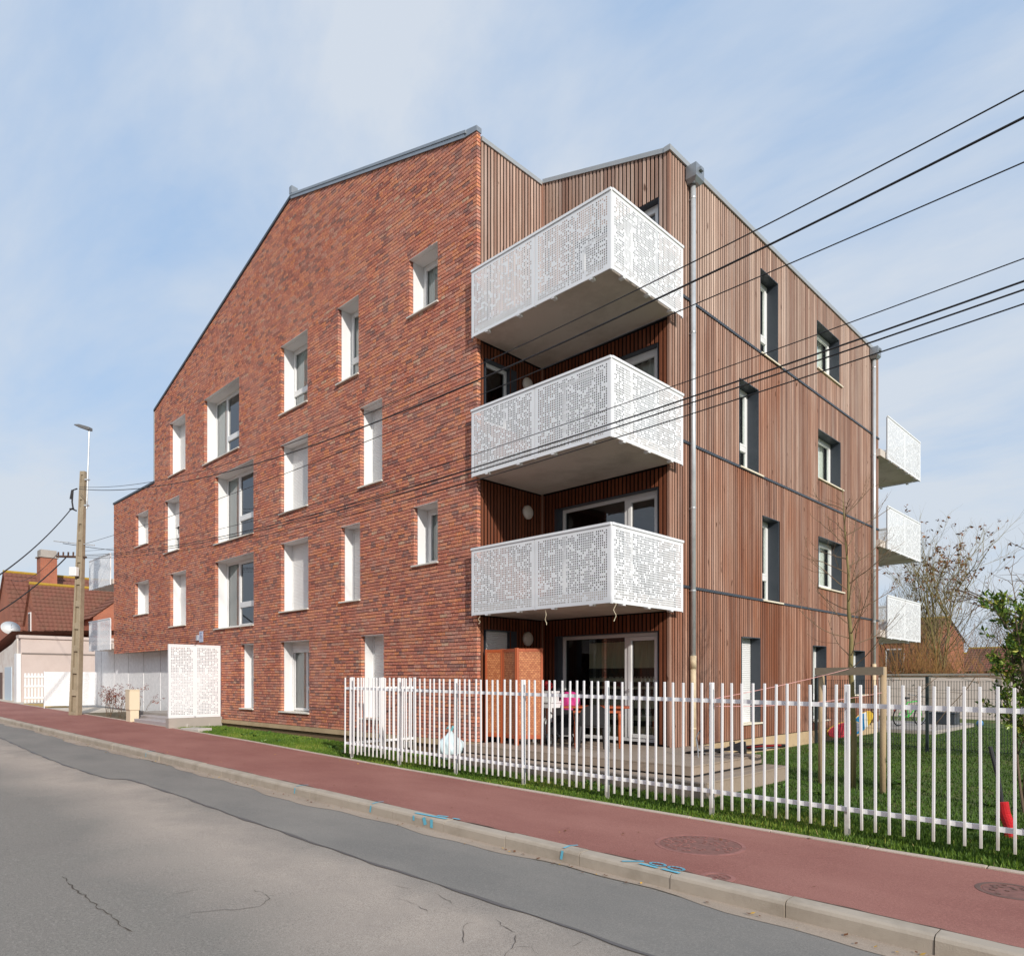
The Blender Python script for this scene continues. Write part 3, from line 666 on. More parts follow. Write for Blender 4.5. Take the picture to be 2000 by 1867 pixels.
def notch_door(fl, z0, z1, x0, x1, xm):
    y = YB + .16; f = MB()
    def fr(a, b, c, d, w, dy_=0): 
        f.box(a, a + w, y - dy_, y + .06, c, d); f.box(b - w, b, y - dy_, y + .06, c, d); f.box(a + w, b - w, y - dy_, y + .06, c, c + w); f.box(a + w, b - w, y - dy_, y + .06, d - w, d)
    fr(x0 + .09, x1 - .004, z0 + .004, z1 - .012, .07); f.box(xm - .045, xm + .045, y, y + .06, z0 + .075, z1 - .083); fr(xm + .046, x1 - .075, z0 + .08, z1 - .085, .075, .014)
    d = bevel(f.build('glazed_door', WHITE_PVC, bld), .004)
    p = MB(); p.poly(((x0 + .14, y + .03, z0 + .05), (x1 - .05, y + .03, z0 + .05), (x1 - .05, y + .03, z1 - .06), (x0 + .14, y + .03, z1 - .06))); p.build('pane', GLASS, d)
    l = MB(); l.box(x0 - .005, x0 + .085, YB + .001, y + .06, z0, z1); l.box(x0 + .085, x1, YB + .02, y + .06, z1 - .011, z1 + .004); l.box(x1 - .003, x1 + .02, YB + .02, y + .06, z0, z1); l.build('lining', ANTHRA, d)
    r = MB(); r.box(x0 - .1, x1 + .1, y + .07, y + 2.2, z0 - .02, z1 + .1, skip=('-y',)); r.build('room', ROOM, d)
    c = MB(); rr = random.Random(fl)
    if fl == 0: curtain(c, x0 + .75, x1 - .1, z0 + .03, z1 - .1, y + .11, rr); c.build('curtain', LACE, d)
    elif fl == 2: curtain(c, x1 - .7, x1 - .05, z0 + .03, z1 - .1, y + .2, rr); c.build('curtain', CURTAIN, d)
    h = MB(); h.tube([(xm + .085, y - .016, z0 + 1.05), (xm + .085, y - .06, z0 + 1.05), (xm + .20, y - .06, z0 + 1.05)], .011, 8); h.build('handle', WHITE_PVC, d)
for fl, (a, b, c, d) in enumerate(NH): notch_door(fl, c, d, a, b, 2.12)
for (y0, y1, z0, z1) in RH:
    X = -.13; f = MB()
    f.box(X - .05, X, y0 + .01, y0 + .08, z0 + .01, z1 - .01); f.box(X - .05, X, y1 - .08, y1 - .01, z0 + .01, z1 - .01); f.box(X - .05, X, y0 + .08, y1 - .08, z0 + .01, z0 + .09); f.box(X - .05, X, y0 + .08, y1 - .08, z1 - .09, z1 - .01)
    win = f.build('window', WHITE_PVC, bld)
    p = MB(); p.poly(((X - .02, y0 + .05, z0 + .05), (X - .02, y1 - .05, z0 + .05), (X - .02, y1 - .05, z1 - .05), (X - .02, y0 + .05, z1 - .05))); p.build('pane', GLASS, win)
    l = MB(); l.box(X - .05, .004, y0 - .006, y0 + .009, z0, z1); l.box(X - .05, .004, y1 - .009, y1 + .16, z0, z1); l.box(X - .05, .004, y0 + .009, y1 - .009, z1 - .009, z1 + .006); l.build('lining', ANTHRA, win)
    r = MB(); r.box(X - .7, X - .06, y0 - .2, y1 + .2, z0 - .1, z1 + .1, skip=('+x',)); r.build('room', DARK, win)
    if z0 < 2:
        q = MB()
        for i in range(9): a = z1 - .02 - (i + 1) * .042; q.faces([(X + .025, y0 + .02, a), (X + .025, y1 - .02, a), (X + .036, y1 - .02, a + .021), (X + .036, y0 + .02, a + .021), (X + .025, y1 - .02, a + .041), (X + .025, y0 + .02, a + .041)], [(0, 1, 2, 3), (3, 2, 4, 5)])
        q.build('shutter', WHITE_PVC, win)
LAMPM = M('opal_lamp', srgb(216, 208, 198), 0.4, 0.04)
for z in (2.46, 5.17, 7.9):
    m_ = MB(); m_.lathe([(.15, 0), (.15, .03), (.135, .05), (.10, .075), (.05, .09), (.005, .093)], (0, 0, 0), 28, Matrix.Translation((.001, 1.47, z)) @ Matrix.Rotation(math.radians(90), 4, 'Y')); m_.build('wall_lamp', LAMPM, bld, smooth=True)

# balconies with punched metal panels
def perf_panel(name, w, h, pitch, hole, seed, mats=WHITE_METAL, dens=0.80, mg=0.05):
    rr = random.Random(seed); nu, nv = int((w - 2 * mg) / pitch), int((h - 2 * mg) / pitch)
    u0 = (w - nu * pitch) / 2; v0 = (h - nv * pitch) / 2
    U = [0.0]; V = [0.0]
    for i in range(nu): U += [u0 + i * pitch + (pitch - hole) / 2, u0 + i * pitch + (pitch + hole) / 2]
    for i in range(nv): V += [v0 + i * pitch + (pitch - hole) / 2, v0 + i * pitch + (pitch + hole) / 2]
    U.append(w); V.append(h)
    fl = [[False] * nv for _ in range(nu)]
    for i in range(nu):
        run = 0; st = True
        for j in range(nv):
            if run <= 0: st = rr.random() < dens; run = rr.choice((1, 1, 2, 3)) if st else 1
            run -= 1; fl[i][j] = st if rr.random() < 0.88 else not st
        # join neighbours into short horizontal runs
    for j in range(nv):
        for i in range(1, nu):
            if rr.random() < 0.06: fl[i][j] = fl[i - 1][j]
    vs = [(u, 0, v) for u in U for v in V]; n = len(V); fs = []
    for i in range(len(U) - 1):
        for j in range(n - 1):
            if i % 2 == 1 and j % 2 == 1 and fl[i // 2][j // 2]: continue
            fs.append((i * n + j, (i + 1) * n + j, (i + 1) * n + j + 1, i * n + j + 1))
    m_ = MB(); m_.v = vs; m_.f = fs; m_.t = [0] * len(fs); m_.w = m_.t; m_.mi = m_.t
    return m_.mesh(name, mats)
PH = 1.285
FRONT_A, FRONT_B, SIDE_A = perf_panel('panel', 1.66, PH, .0405, .0245, 1), perf_panel('panel', 1.66, PH, .0405, .0245, 2), perf_panel('panel', 2.20, PH, .0405, .0245, 3)
def solid(o, t=.003): m = o.modifiers.new('thick', 'SOLIDIFY'); m.thickness = t; m.offset = 0; return o
def balcony(x0, x1, y0, y1, zb, sides, slab):
    # x0..x1 / y0..y1: outline of the panels; sides: which faces carry panels; slab: (x0,x1,y0,y1)
    s = MB(); s.box(slab[0], slab[1], slab[2], slab[3], zb + .03, zb + .25)
    b = bevel(s.build('balcony', SLABC, bld), .01)
    def run(ax, c, a0, a1):
        L = a1 - a0; n_ = 2 if L > 2.5 else 1; w = L / n_
        for i in range(n_):
            me = (FRONT_A, FRONT_B)[i] if n_ == 2 else SIDE_A; base_w = 1.66 if n_ == 2 else 2.20
            sc = ((w - .03) / base_w, 1, 1)
            if ax == 'x': o = link('panel', me, b, (a0 + i * w + .015, c, zb + .01), None, sc)
            else: o = link('panel', me, b, (c, a0 + i * w + .015, zb + .01), (0, 0, math.pi / 2), sc)
            solid(o)
        r = MB(); e = .02
        if ax == 'x': r.box(a0, a1, c - e, c + e, zb + PH + .012, zb + PH + .055)
        else: r.box(c - e, c + e, a0 + (.021 if a0 == y0 else 0), a1, zb + PH + .012, zb + PH + .055)
        r.build('rail', WHITE_METAL, b)
        for i in range(n_ + 1):
            p = MB(); q = a0 + i * w; q = min(max(q, a0 + .012), a1 - .012)
            if ax == 'x': p.box(q - .012, q + .012, c + .003, c + .04, zb + .0, zb + PH + .011)
            else: p.box(c - .04, c - .003, q - .012 + (.03 if q < a0 + .05 else 0), q + .012 + (.03 if q < a0 + .05 else 0), zb + .0, zb + PH + .011)
            p.build('post', WHITE_METAL, b)
        k = max(2, int(L / .75))
        for i in range(k):
            p = MB(); q = a0 + (i + .5) * L / k
            if ax == 'x': p.box(q - .035, q + .035, c - .004 + .006, c + .10, zb - .012, zb + .028)
            else: p.box(c - .10, c - .002, q - .035, q + .035, zb - .012, zb + .028)
            p.build('bracket', WHITE_METAL, b)
    for (ax, c, a0, a1) in sides: run(ax, c, a0, a1)
    return b
NEAR = []
for zb in (2.85, 5.595, 8.36):
    NEAR.append(balcony(-.02, 3.40, -.13, 2.12, zb, [('x', -.13, -.02, 3.40), ('y', 3.40, -.13, 2.12)], (.004, W + .12, -.07, YB - .03)))
    balcony(.9, 3.40, 14.0, 17.5, zb, [('y', 3.40, 14.0, 17.5), ('x', 17.5, .9, 3.40)], (.9, W + .12, YE - .2, 17.43))
for zb in (2.85, 5.595):
    balcony(-25.7, LX - .02, -.13, 2.0, zb, [('x', -.13, -25.7, LX - .03)], (-25.65, LX + .05, -.06, 2.0))
STRING = M('pale_string', srgb(220, 206, 176), 0.9, 0.1)
for (px, L) in ((936, .16), (1066, .28), (1201, .3)):
    p0 = onY(px, 1196, -.10); p0.z = 2.85; rr = random.Random(px); pts = [p0 + Vector((0.02 * math.sin(i * 1.3 + px), 0.01 * math.cos(i), -L * i / 8)) for i in range(9)]
    m_ = MB(); m_.tube(pts, .006, 6); m_.build('string', STRING, NEAR[0])

# downpipes with hoppers
CREAM = M('cream_pvc', srgb(214, 194, 160), 0.55, 0.08, 6)
for (y, ztop) in ((2.66, 11.22), (13.12, 11.22)):
    x = W + .085; m_ = MB(); m_.tube([(x, y, 2.02), (x, y, ztop)], .05, 20)
    d = m_.build('downpipe', STEEL, bld, smooth=True)
    m_ = MB(); m_.tube([(x, y, .30), (x, y, 1.95)], .055, 20); m_.tube([(x, y, 1.80), (x, y, 2.05)], .062, 20); m_.tube([(x, y, .62), (x, y, .66)], .060, 20); m_.build('boot', CREAM, d, smooth=True)
    m_ = MB(); h0, h1 = ztop - .06, ztop + .26; a, b_ = .10, .15
    m_.faces([(x - .07, y - a, h0), (x + a, y - a, h0), (x + a, y + a, h0), (x - .07, y + a, h0), (x - .07, y - b_, h0 + .07), (x + b_, y - b_, h0 + .07), (x + b_, y + b_, h0 + .07), (x - .07, y + b_, h0 + .07), (x - .07, y - b_, h1), (x + b_, y - b_, h1), (x + b_, y + b_, h1), (x - .07, y + b_, h1)],
             [(3, 2, 1, 0), (0, 1, 5, 4), (1, 2, 6, 5), (2, 3, 7, 6), (4, 5, 9, 8), (5, 6, 10, 9), (6, 7, 11, 10), (8, 9, 10, 11)]); m_.box(x + b_, x + b_ + .05, y - .05, y + .05, h1 - .12, h1 - .06); m_.build('hopper', ZINC, d)
    for z in (10.9, 8.3, 6.9, 4.9, 3.3):
        m_ = MB(); m_.tube([(x, y, z), (x, y, z + .025)], .056, 20); m_.box(W - .02, x - .05, y - .01, y + .01, z + .004, z + .02); m_.build('clip', STEEL, d)

# roof, caps, blind walls, plinth
def slope_box(x0, x1, y0, y1, up, dn): return [(x0, roof_z(x0 + 1e-6) - dn), (x1, roof_z(x1 - 1e-6) - dn), (x1, roof_z(x1 - 1e-6) + up), (x0, roof_z(x0 + 1e-6) + up)]
ROOFM = M('zinc_roof', srgb(120, 126, 132), 0.45, 0.1, 2, metal=0.4)
mb = MB()
mb.prism(slope_box(-17.80, RIDGE[0], 0, 0, -.02, .16), .115, YE - .02, 'y'); mb.prism(slope_box(RIDGE[0], -.06, 0, 0, -.02, .16), .115, YB + .05, 'y'); mb.prism(slope_box(RIDGE[0], W - .06, 0, 0, -.02, .16), YB + .051, YE - .02, 'y'); mb.box(LX + .06, -17.85, .115, YE - .02, 8.8, 8.97)
roof = mb.build('roof', ROOFM, bld)
mb = MB(); mb.prism([(RIDGE[0] - .02, RIDGE[1] + .03), (-.30, roof_z(-.30) + .03), (-.30, roof_z(-.3) + .09), (RIDGE[0] - .02, RIDGE[1] + .09)], -.045, .10, 'y'); mb.prism([(RIDGE[0] - .02, RIDGE[1] - .05), (-.34, roof_z(-.34) - .05), (-.34, roof_z(-.34) + .029), (RIDGE[0] - .02, RIDGE[1] + .029)], -.03, -.004, 'y'); mb.build('verge_cap', ZINC, roof)
mb = MB(); mb.prism([(-.335, roof_z(-.3) - .03), (.012, roof_z(0) + .02), (.012, roof_z(0) + .12), (-.29, roof_z(-.3) + .10)], -.02, .118, 'y'); mb.build('verge_end', ZINC, roof)
mb = MB(); mb.prism([(-17.87, STEP[1] - .02), (RIDGE[0] - .025, RIDGE[1] - .01), (RIDGE[0] - .025, RIDGE[1] + .07), (-17.87, STEP[1] + .06)], -.035, .11, 'y'); mb.build('verge_cap', ANTHRA, roof)
mb = MB(); mb.box(RIDGE[0] - .06, RIDGE[0] + .07, -.05, .14, RIDGE[1] + .075, RIDGE[1] + .27); mb.build('ridge_cap', ZINC, roof)
mb = MB(); mb.box(-.13, .03, .12, YB - .03, ZR, ZR + .09); mb.build('wall_cap', ZINC_PALE, roof)
mb = MB(); mb.prism([(.03, roof_z(0.03) - .07), (W - .1, roof_z(W - .1) - .07), (W - .1, roof_z(W - .1) + .02), (.03, roof_z(.03) + .02)], YB - .025, YB + .10, 'y'); mb.build('verge_cap', ZINC_PALE, roof)
mb = MB(); mb.box(W - .099, W + .035, YB - .04, YE + .03, roof_z(W) - .05, roof_z(W) + .05); mb.build('eaves_cap', ZINC_PALE, roof)
mb = MB(); mb.box(LX - .03, -17.88, -.03, .11, 8.975, 9.05); mb.build('parapet_cap', ANTHRA, roof)
mb = MB(); mb.box(-17.90, -17.845, -.02, .2, 9.06, STEP[1] - .02); mb.build('step_cap', ZINC_PALE, roof)
mb = MB()
mb.box(LX, LX + .1, .1, YE, 2.7, 8.96); mb.box(LX + .15, -.05, YE - .12, YE, 0, 8.9); mb.box(-.05, W - .05, YE - .12, YE, 0, 11.4); mb.box(-17.82, -17.7, .12, YE, 8.9, 11.6)
mb.poly(((-17.8, YE, 8.9), (-.05, YE, 8.9), (-.05, YE, 12.3), (RIDGE[0], YE, 14.6), (-17.8, YE, 11.6)))
mb.box(LX + .1, -12.0, .03, 1.2, 2.70, 2.78); mb.box(LX + .1, 0 - .06, 1.25, 1.3, 0, 2.78)
mb.build('blind_wall', M('render_grey', srgb(176, 170, 162), 0.9, 0.06), bld)
# inner core keeps daylight out of the rooms
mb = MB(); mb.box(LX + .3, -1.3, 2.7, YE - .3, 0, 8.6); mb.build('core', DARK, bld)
PLINTH = M('beige_plinth', srgb(190, 166, 132), 0.9, 0.1, 4, 0.2, 60, stain=srgb(140, 112, 80), stain_amt=0.5, stain_scale=1.5)
mb = MB(); mb.box(-12.0, .0, -.035, .1, .22, BASE - .008); mb.build('ledge', PLINTH, bld)
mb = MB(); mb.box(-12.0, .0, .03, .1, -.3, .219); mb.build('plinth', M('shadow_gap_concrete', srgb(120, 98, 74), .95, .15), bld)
mb = MB(); mb.box(W - .2, W - .03, YB, YE, -.3, .279); mb.build('plinth', PLINTH, bld)

# recessed porch wall of fine punched sheet
def dots_material():
    q = NT('fine_punched_sheet'); v = q.n('ShaderNodeTexVoronoi'); v.inputs['Scale'].default_value = 22; v.inputs['Randomness'].default_value = 0.0; q.l(q.pos, v.inputs['Vector'])
    d = q.ramp(v.outputs['Distance'], [(0.22, (1,) * 3), (0.34, (0,) * 3)])
    on = q.ramp(q.noise(7, 2, 0.5), [(0.42, (0,) * 3), (0.5, (1,) * 3)])
    q.col(q.mix(q.mix(1.0, d, on, 'MULTIPLY'), (0.84, 0.84, 0.84, 1), (0.50, 0.50, 0.51, 1))); q.rough(0.45); return q.m
DOTS = dots_material()
porch = empty('porch_enclosure', (-20, .65, .3), label='pale punched metal enclosure wall recessed under the brick overhang', cat='enclosure')
m_ = MB(); m_.box(-.47, .47, -.02, .02, 0, 2.66); pm = m_.mesh('panel', DOTS)
for i in range(17):
    x = -27.6 + i * .95 + .45
    link('panel', pm, porch, (x - porch.location.x, (i % 2) * .012, gz(x) + .06 - .3 + .02))
m_ = MB(); m_.box(-28, -12.1, -.06 + .65, .02 + .65, -.2, .24); o = m_.build('kerb_base', CONC); o.parent = porch; o.matrix_parent_inverse = Matrix.Translation((20, -.65, -.3))
m_ = MB(); m_.box(-17.6, -12.05, -.66, .56, .0, .42); o = m_.build('porch_floor', CONC); tag(o, 'grey concrete porch floor behind the white punched screen', 'porch')
st = empty('porch_steps', (-13.6, -1.2, 0), label='two grey stone steps up to the porch beside the white screen', cat='steps')
STEPM = M('grey_step_stone', srgb(176, 168, 166), 0.8, 0.1, 6, 0.2, 80)
for (y0, y1, z1, x0) in ((-1.48, -1.07, .27, -15.4), (-1.069, -.665, .35, -16.2)):
    m_ = MB(); m_.box(x0 + 13.6, -12.12 + 13.6, y0 + 1.2, y1 + 1.2, .0, z1); bevel(m_.build('step', STEPM, st), .012)
scr = empty('privacy_screen', (-12.0, -.8, .4), label='white punched metal privacy screen standing square to the brick wall', cat='screen')
SP = perf_panel('panel', .76, 2.16, .047, .025, 9, dens=.78, mg=.04)
for i in range(2): solid(link('panel', SP, scr, (.035, -.79 + i * .785, .06), (0, 0, math.pi / 2)))
for (a, b, c, d) in ((-.80, -.775, .02, 2.26), (-.03, -.002, .02, 2.26), (.75, .775, .02, 2.26), (-.775, .75, 2.225, 2.26), (-.775, .75, .02, .055)):
    m_ = MB(); m_.box(-.034, .034, a, b, c, d); m_.build('frame', WHITE_METAL, scr)
m_ = MB(); m_.box(-.12, .12, -.83, .79, -.5, .015); m_.build('footing', CONC, scr)
m_ = MB(); m_.box(0, .30, 0, .012, 0, .36); pl = m_.build('plaque', M('plaque_enamel', srgb(196, 202, 222), .4, .05), bld); pl.location = onY(389, 1254, -.016); 
m_ = MB()
for i, wv in enumerate((.16, .12, .2, .18)): m_.box(.05, .05 + wv, -.0025, -.0005, .29 - i * .05, .305 - i * .05)
m_.build('lettering', M('plaque_ink', srgb(92, 104, 150), .6, .05), pl)
m_ = MB(); m_.box(-.15, -.03, -.05, .012, .06, .24); m_.build('door_lamp', M('lamp_grey', srgb(190, 192, 198), .4, .05), pl)

# ------------------------------------------------------------------ white picket fence along the pavement
YF = -1.78
def fence_white():
    q = NT('weathered_white_paint'); sx = q.n('ShaderNodeSeparateXYZ'); q.l(q.pos, sx.inputs[0])
    splash = q.ramp(q.math('ADD', sx.outputs[2], q.math('MULTIPLY', q.noise(7, 4, .6), .35)), [(0.18, (.65,) * 3), (0.48, (0,) * 3)])
    c = q.mix(q.ramp(q.noise(5, 5, .65, sc3=(1, 1, .25)), [(.5, (0,) * 3), (.75, (.3,) * 3)]), (.80, .80, .80, 1), (.62, .62, .61, 1))
    q.col(q.mix(splash, c, srgb(160, 146, 122))); q.rough(.45); return q.m
FENCE_WHITE = fence_white()
fence = empty('picket_fence', (0, 0, 0), label='white metal picket fence between the red pavement and the garden', cat='fence')
m_ = MB(); m_.box(-.0125, .0125, -.0125, .0125, .10, 1.615); picket_me = m_.mesh('picket', FENCE_WHITE)
m_ = MB(); m_.box(-.024, .024, -.024, .024, -.15, 1.62); post_me = m_.mesh('post', FENCE_WHITE)
posts = [-1.83 + 1.583 * i for i in range(10)]
rf = random.Random(4)
def picket(x, y):
    o = link('picket', picket_me, fence, (x, y, gz(x) + rf.uniform(-.006, .006)), (rf.uniform(-.007, .007), rf.uniform(-.007, .007), rf.uniform(-.06, .06))); bevel(o, .003)
for x in posts:
    bevel(link('post', post_me, fence, (x, YF + .064, gz(x))), .004); 
    m_ = MB()
    for z in (1.40, .30): m_.tube([(x - .05, YF + .03, gz(x) + z - .03), (x - .05, YF + .03, gz(x) + z + .035)], .008, 6)
    m_.build('bolt', STEEL, fence)
picket(-1.98, YF)
for a in posts:
    for k in range(12): picket(a + .035 + k * 1.583 / 12, YF)
for z in (1.40, .30):
    for a in posts[:-1]:
        b = a + 1.583; m_ = MB()
        z0, z1 = gz(a) + z, gz(b) + z; y0, y1 = YF + .014, YF + .039
        m_.faces([(a - (.17 if a < -1.8 else 0), y0, z0 - .024), (b - .002, y0, z1 - .024), (b - .002, y1, z1 - .024), (a - (.17 if a < -1.8 else 0), y1, z0 - .024), (a - (.17 if a < -1.8 else 0), y0, z0 + .024), (b - .002, y0, z1 + .024), (b - .002, y1, z1 + .024), (a - (.17 if a < -1.8 else 0), y1, z0 + .024)], [(0, 3, 2, 1), (4, 5, 6, 7), (0, 1, 5, 4), (1, 2, 6, 5), (2, 3, 7, 6), (3, 0, 4, 7)])
        m_.build('rail', WHITE_METAL, fence)
xr = -1.93                                                       # short return to the brick wall
for k in range(1, 13): picket(xr, YF + .03 + k * .128)
for z in (1.40, .30):
    m_ = MB(); m_.box(xr + .018, xr + .045, YF + .05, -.10, gz(xr) + z - .024, gz(xr) + z + .024); m_.build('rail', WHITE_METAL, fence)
link('post', post_me, fence, (xr + .06, -.11, gz(xr))); link('post', post_me, fence, (xr + .06, -.95, gz(xr)))

# ------------------------------------------------------------------ timber terrace
DECKM = M('terrace_board', srgb(156, 140, 124), 0.8, 0.14, 3, 0.25, 80, stain=srgb(122, 108, 94), stain_amt=0.5, stain_scale=3, sc3=(1, 6, 6))
DZ = .335; DX1, DY0, DY1 = 5.06, -.42, 1.88
deck = empty('terrace', (0, 0, 0), label='grey brown timber terrace with one low step in front of the glazed door', cat='terrace')
m_ = MB(); m_.box(.06, DX1 - .05, DY0 + .04, DY1 - .02, -.25, DZ - .03); m_.build('substructure', DARK, deck)
m_ = MB(); m_.box(-.5, .5, -.067, .067, -.026, 0); board_me = m_.mesh('board', DECKM)
y = DY0 + .07
while y < DY1 - .05:
    x0 = .12; 
    o = bevel(link('board', board_me, deck, ((x0 + DX1) / 2, y, DZ), None, (DX1 - x0, 1, 1)), .003); y += .14
for (z0, z1) in ((.19, .308),):
    m_ = MB(); m_.box(.1, DX1 - .02, DY0 + .002, DY0 + .025, z0, z1 - .001); m_.build('fascia', DECKM, deck)
    m_ = MB(); m_.box(DX1 - .045, DX1 - .021, DY0 + .026, DY1, z0, z1 - .001); m_.build('fascia', DECKM, deck)
ZS = .165
for i in range(3):
    bevel(link('board', board_me, deck, ((.1 + 5.45) / 2, DY0 - .07 - i * .138 + .0, ZS), None, (5.35, 1, 1)), .003)
for i in range(2):
    m_ = MB(); m_.box(DX1 + .0 + i * .2, DX1 + .19 + i * .2, DY0 - .0, DY1 + .1, ZS - .026, ZS); bevel(m_.build('board', DECKM, deck), .003)
m_ = MB(); m_.box(.1, 5.44, -.828, -.805, -.25, ZS - .028); m_.build('fascia', DECKM, deck)
m_ = MB(); m_.box(5.416, 5.44, -.80, DY1 + .1, -.25, ZS - .028); m_.build('fascia', DECKM, deck)
m_ = MB(); m_.box(W + .0, W + .35, 2.0, 3.0, -.2, .30); m_.build('landing', DECKM, deck)

# ------------------------------------------------------------------ things on the terrace
ORANGE = M('orange_varnished_pine', srgb(172, 84, 44), 0.5, 0.2, 5, spec=0.45, sc3=(8, 8, 1))
def rattan_material():
    q = NT('woven_rattan'); a = q.n('ShaderNodeTexBrick'); a.inputs['Scale'].default_value = 13; a.inputs['Color1'].default_value = srgb(204, 134, 86); a.inputs['Color2'].default_value = srgb(172, 100, 60); a.inputs['Mortar'].default_value = srgb(108, 56, 28); a.inputs['Mortar Size'].default_value = 0.035; a.inputs['Brick Width'].default_value = .7; a.inputs['Row Height'].default_value = .45
    tcn = q.n('ShaderNodeTexCoord'); mpn = q.n('ShaderNodeMapping'); mpn.inputs['Rotation'].default_value = (math.radians(90), 0, 0); q.l(tcn.outputs['Object'], mpn.inputs[0]); q.l(mpn.outputs[0], a.inputs['Vector'])
    q.col(a.outputs['Color']); q.rough(0.6); q.bump(a.outputs['Fac'], -0.6, 0.006); return q.m
RATTAN = rattan_material()
fs_ = empty('folding_screen', (.7, .2, DZ), label='orange wooden folding screen with woven panels beside the brick corner', cat='folding screen')
PT = [Vector((.10, .13)), Vector((.50, .24)), Vector((1.00, .10)), Vector((1.33, .50))]
for a, b in zip(PT, PT[1:]):
    d = b - a; L = d.length; e = MB(); an = math.atan2(d.y, d.x)
    e.box(.005, .05, -.014, .014, 0, 1.86); e.box(L - .05, L - .005, -.014, .014, 0, 1.86); e.box(.05, L - .05, -.012, .012, 1.79, 1.85); e.box(.05, L - .05, -.012, .012, .12, .20)
    o = e.build('leaf', ORANGE, fs_); o.location = (a.x - .7, a.y - .2, 0); o.rotation_euler = (0, 0, an); bevel(o, .004)
    w_ = MB(); w_.box(.05, L - .05, -.005, .005, .20, 1.79); w_.build('weave', RATTAN, o)
# table with turned legs
tb = empty('wooden_table', (2.33, .90, DZ), math.radians(36), label='orange brown wooden table with turned legs in front of the glazed door', cat='table')
m_ = MB(); m_.box(-.62, .62, -.36, .36, .735, .765); bevel(m_.build('table_top', M('table_top_wood', srgb(176, 84, 46), .35, .15, 4, sc3=(1, 8, 8)), tb), .008, 2)
m_ = MB(); m_.box(-.44, .44, -.27, .27, .65, .734); m_.build('apron', ORANGE, tb)
prof = [(.012, 0), (.018, .02), (.014, .05), (.022, .07), (.016, .10), (.024, .14), (.030, .30), (.026, .42), (.018, .45), (.028, .47), (.020, .50), (.030, .53), (.034, .56), (.034, .70)]
for sx in (-.4, .4):
    for sy in (-.23, .23): m_ = MB(); m_.lathe(prof, (sx, sy, 0), 14); m_.build('leg', ORANGE, tb, smooth=True)
# black garden chair, its back to the street
ch = empty('garden_chair', (2.62, .36, DZ), math.radians(44), label='black moulded plastic garden chair with rounded back at the wooden table', cat='chair')
m_ = MB(); n = 14; rows = []
for i in range(n + 1):
    a = math.pi * i / n; xx = .27 * math.cos(a); rows.append((xx, -.20 - .05 * math.sin(a), .46, .52 + .30 * math.sin(a) ** .6))
for (p, q) in zip(rows, rows[1:]):
    m_.faces([(p[0], p[1], p[2]), (q[0], q[1], q[2]), (q[0] * .95, q[1] - .08, q[3]), (p[0] * .95, p[1] - .08, p[3])], [(0, 1, 2, 3)])
o = m_.build('backrest', BLACK_PLA, ch); solid(o, .014)
m_ = MB(); m_.prism([(-.25, -.22), (.25, -.22), (.26, .18), (.2, .24), (-.2, .24), (-.26, .18)], .42, .45); m_.build('seat', BLACK_PLA, ch)
for (sx, sy, dx_, dy_) in ((-.22, -.2, -.05, -.06), (.22, -.2, .05, -.06), (-.22, .2, -.03, .04), (.22, .2, .03, .04)):
    m_ = MB(); m_.tube([(sx + dx_, sy + dy_, 0), (sx, sy, .43)], [.022, .035], 6); m_.build('leg', BLACK_PLA, ch)
for sx in (-1, 1):
    m_ = MB(); m_.tube([(sx * .26, .2, .44), (sx * .285, .19, .62), (sx * .285, .05, .65), (sx * .27, -.22, .66)], [.02, .022, .026, .02], 6); m_.build('armrest', BLACK_PLA, ch)
# pushchair with pink bag
sc_ = empty('pushchair', (1.45, .95, DZ), math.radians(20), label='black pushchair parked between the folding screen and the table', cat='pushchair')
FABR = M('black_fabric', (.02, .02, .022, 1), .9, .2, 30); GREYM = M('grey_tube', srgb(120, 122, 126), .4, .1, metal=.5)
for (x, y, r) in ((-.24, -.22, .11), (.24, -.22, .11), (-.27, .28, .14), (.27, .28, .14)):
    Mx = Matrix.Translation((x, y, r)) @ Matrix.Rotation(math.pi / 2, 4, 'Z')
    m_ = MB(); m_.torus((0, 0, 0), r - .022, .022, Mx, 20, 8); w_ = m_.build('wheel', BLACK_RUB, sc_, smooth=True)
    m_ = MB(); m_.lathe([(r - .05, -.012), (r - .045, 0), (r - .05, .012)], (0, 0, 0), 14, Matrix.Translation((x, y, r)) @ Matrix.Rotation(math.pi / 2, 4, 'Y')); m_.build('rim', GREYM, w_)
for s in (-1, 1):
    m_ = MB(); m_.tube([(s * .22, -.22, .11), (s * .24, .1, .55), (s * .25, .32, .95), (s * .22, .42, 1.02)], .013, 8); m_.tube([(s * .25, .28, .14), (s * .24, .1, .5), (s * .22, -.1, .62)], .013, 8); m_.build('frame', BLACK_PLA, sc_)
m_ = MB(); m_.tube([(-.22, .42, 1.02), (0, .46, 1.04), (.22, .42, 1.02)], .016, 8); m_.build('handle', BLACK_RUB, sc_)
m_ = MB(); m_.faces([(-.2, -.2, .42), (.2, -.2, .42), (.21, .1, .38), (-.21, .1, .38), (.21, .26, .9), (-.21, .26, .9), (-.2, -.28, .2), (.2, -.28, .2)], [(0, 1, 2, 3), (3, 2, 4, 5), (6, 7, 1, 0)]); solid(m_.build('seat', FABR, sc_), .03)
m_ = MB(); m_.faces([(-.2, -.15, .2), (.2, -.15, .2), (.2, .25, .2), (-.2, .25, .2), (-.24, -.18, .34), (.24, -.18, .34), (.24, .3, .34), (-.24, .3, .34)], [(0, 1, 2, 3), (0, 1, 5, 4), (1, 2, 6, 5), (2, 3, 7, 6), (3, 0, 4, 7)]); m_.build('basket', FABR, sc_)
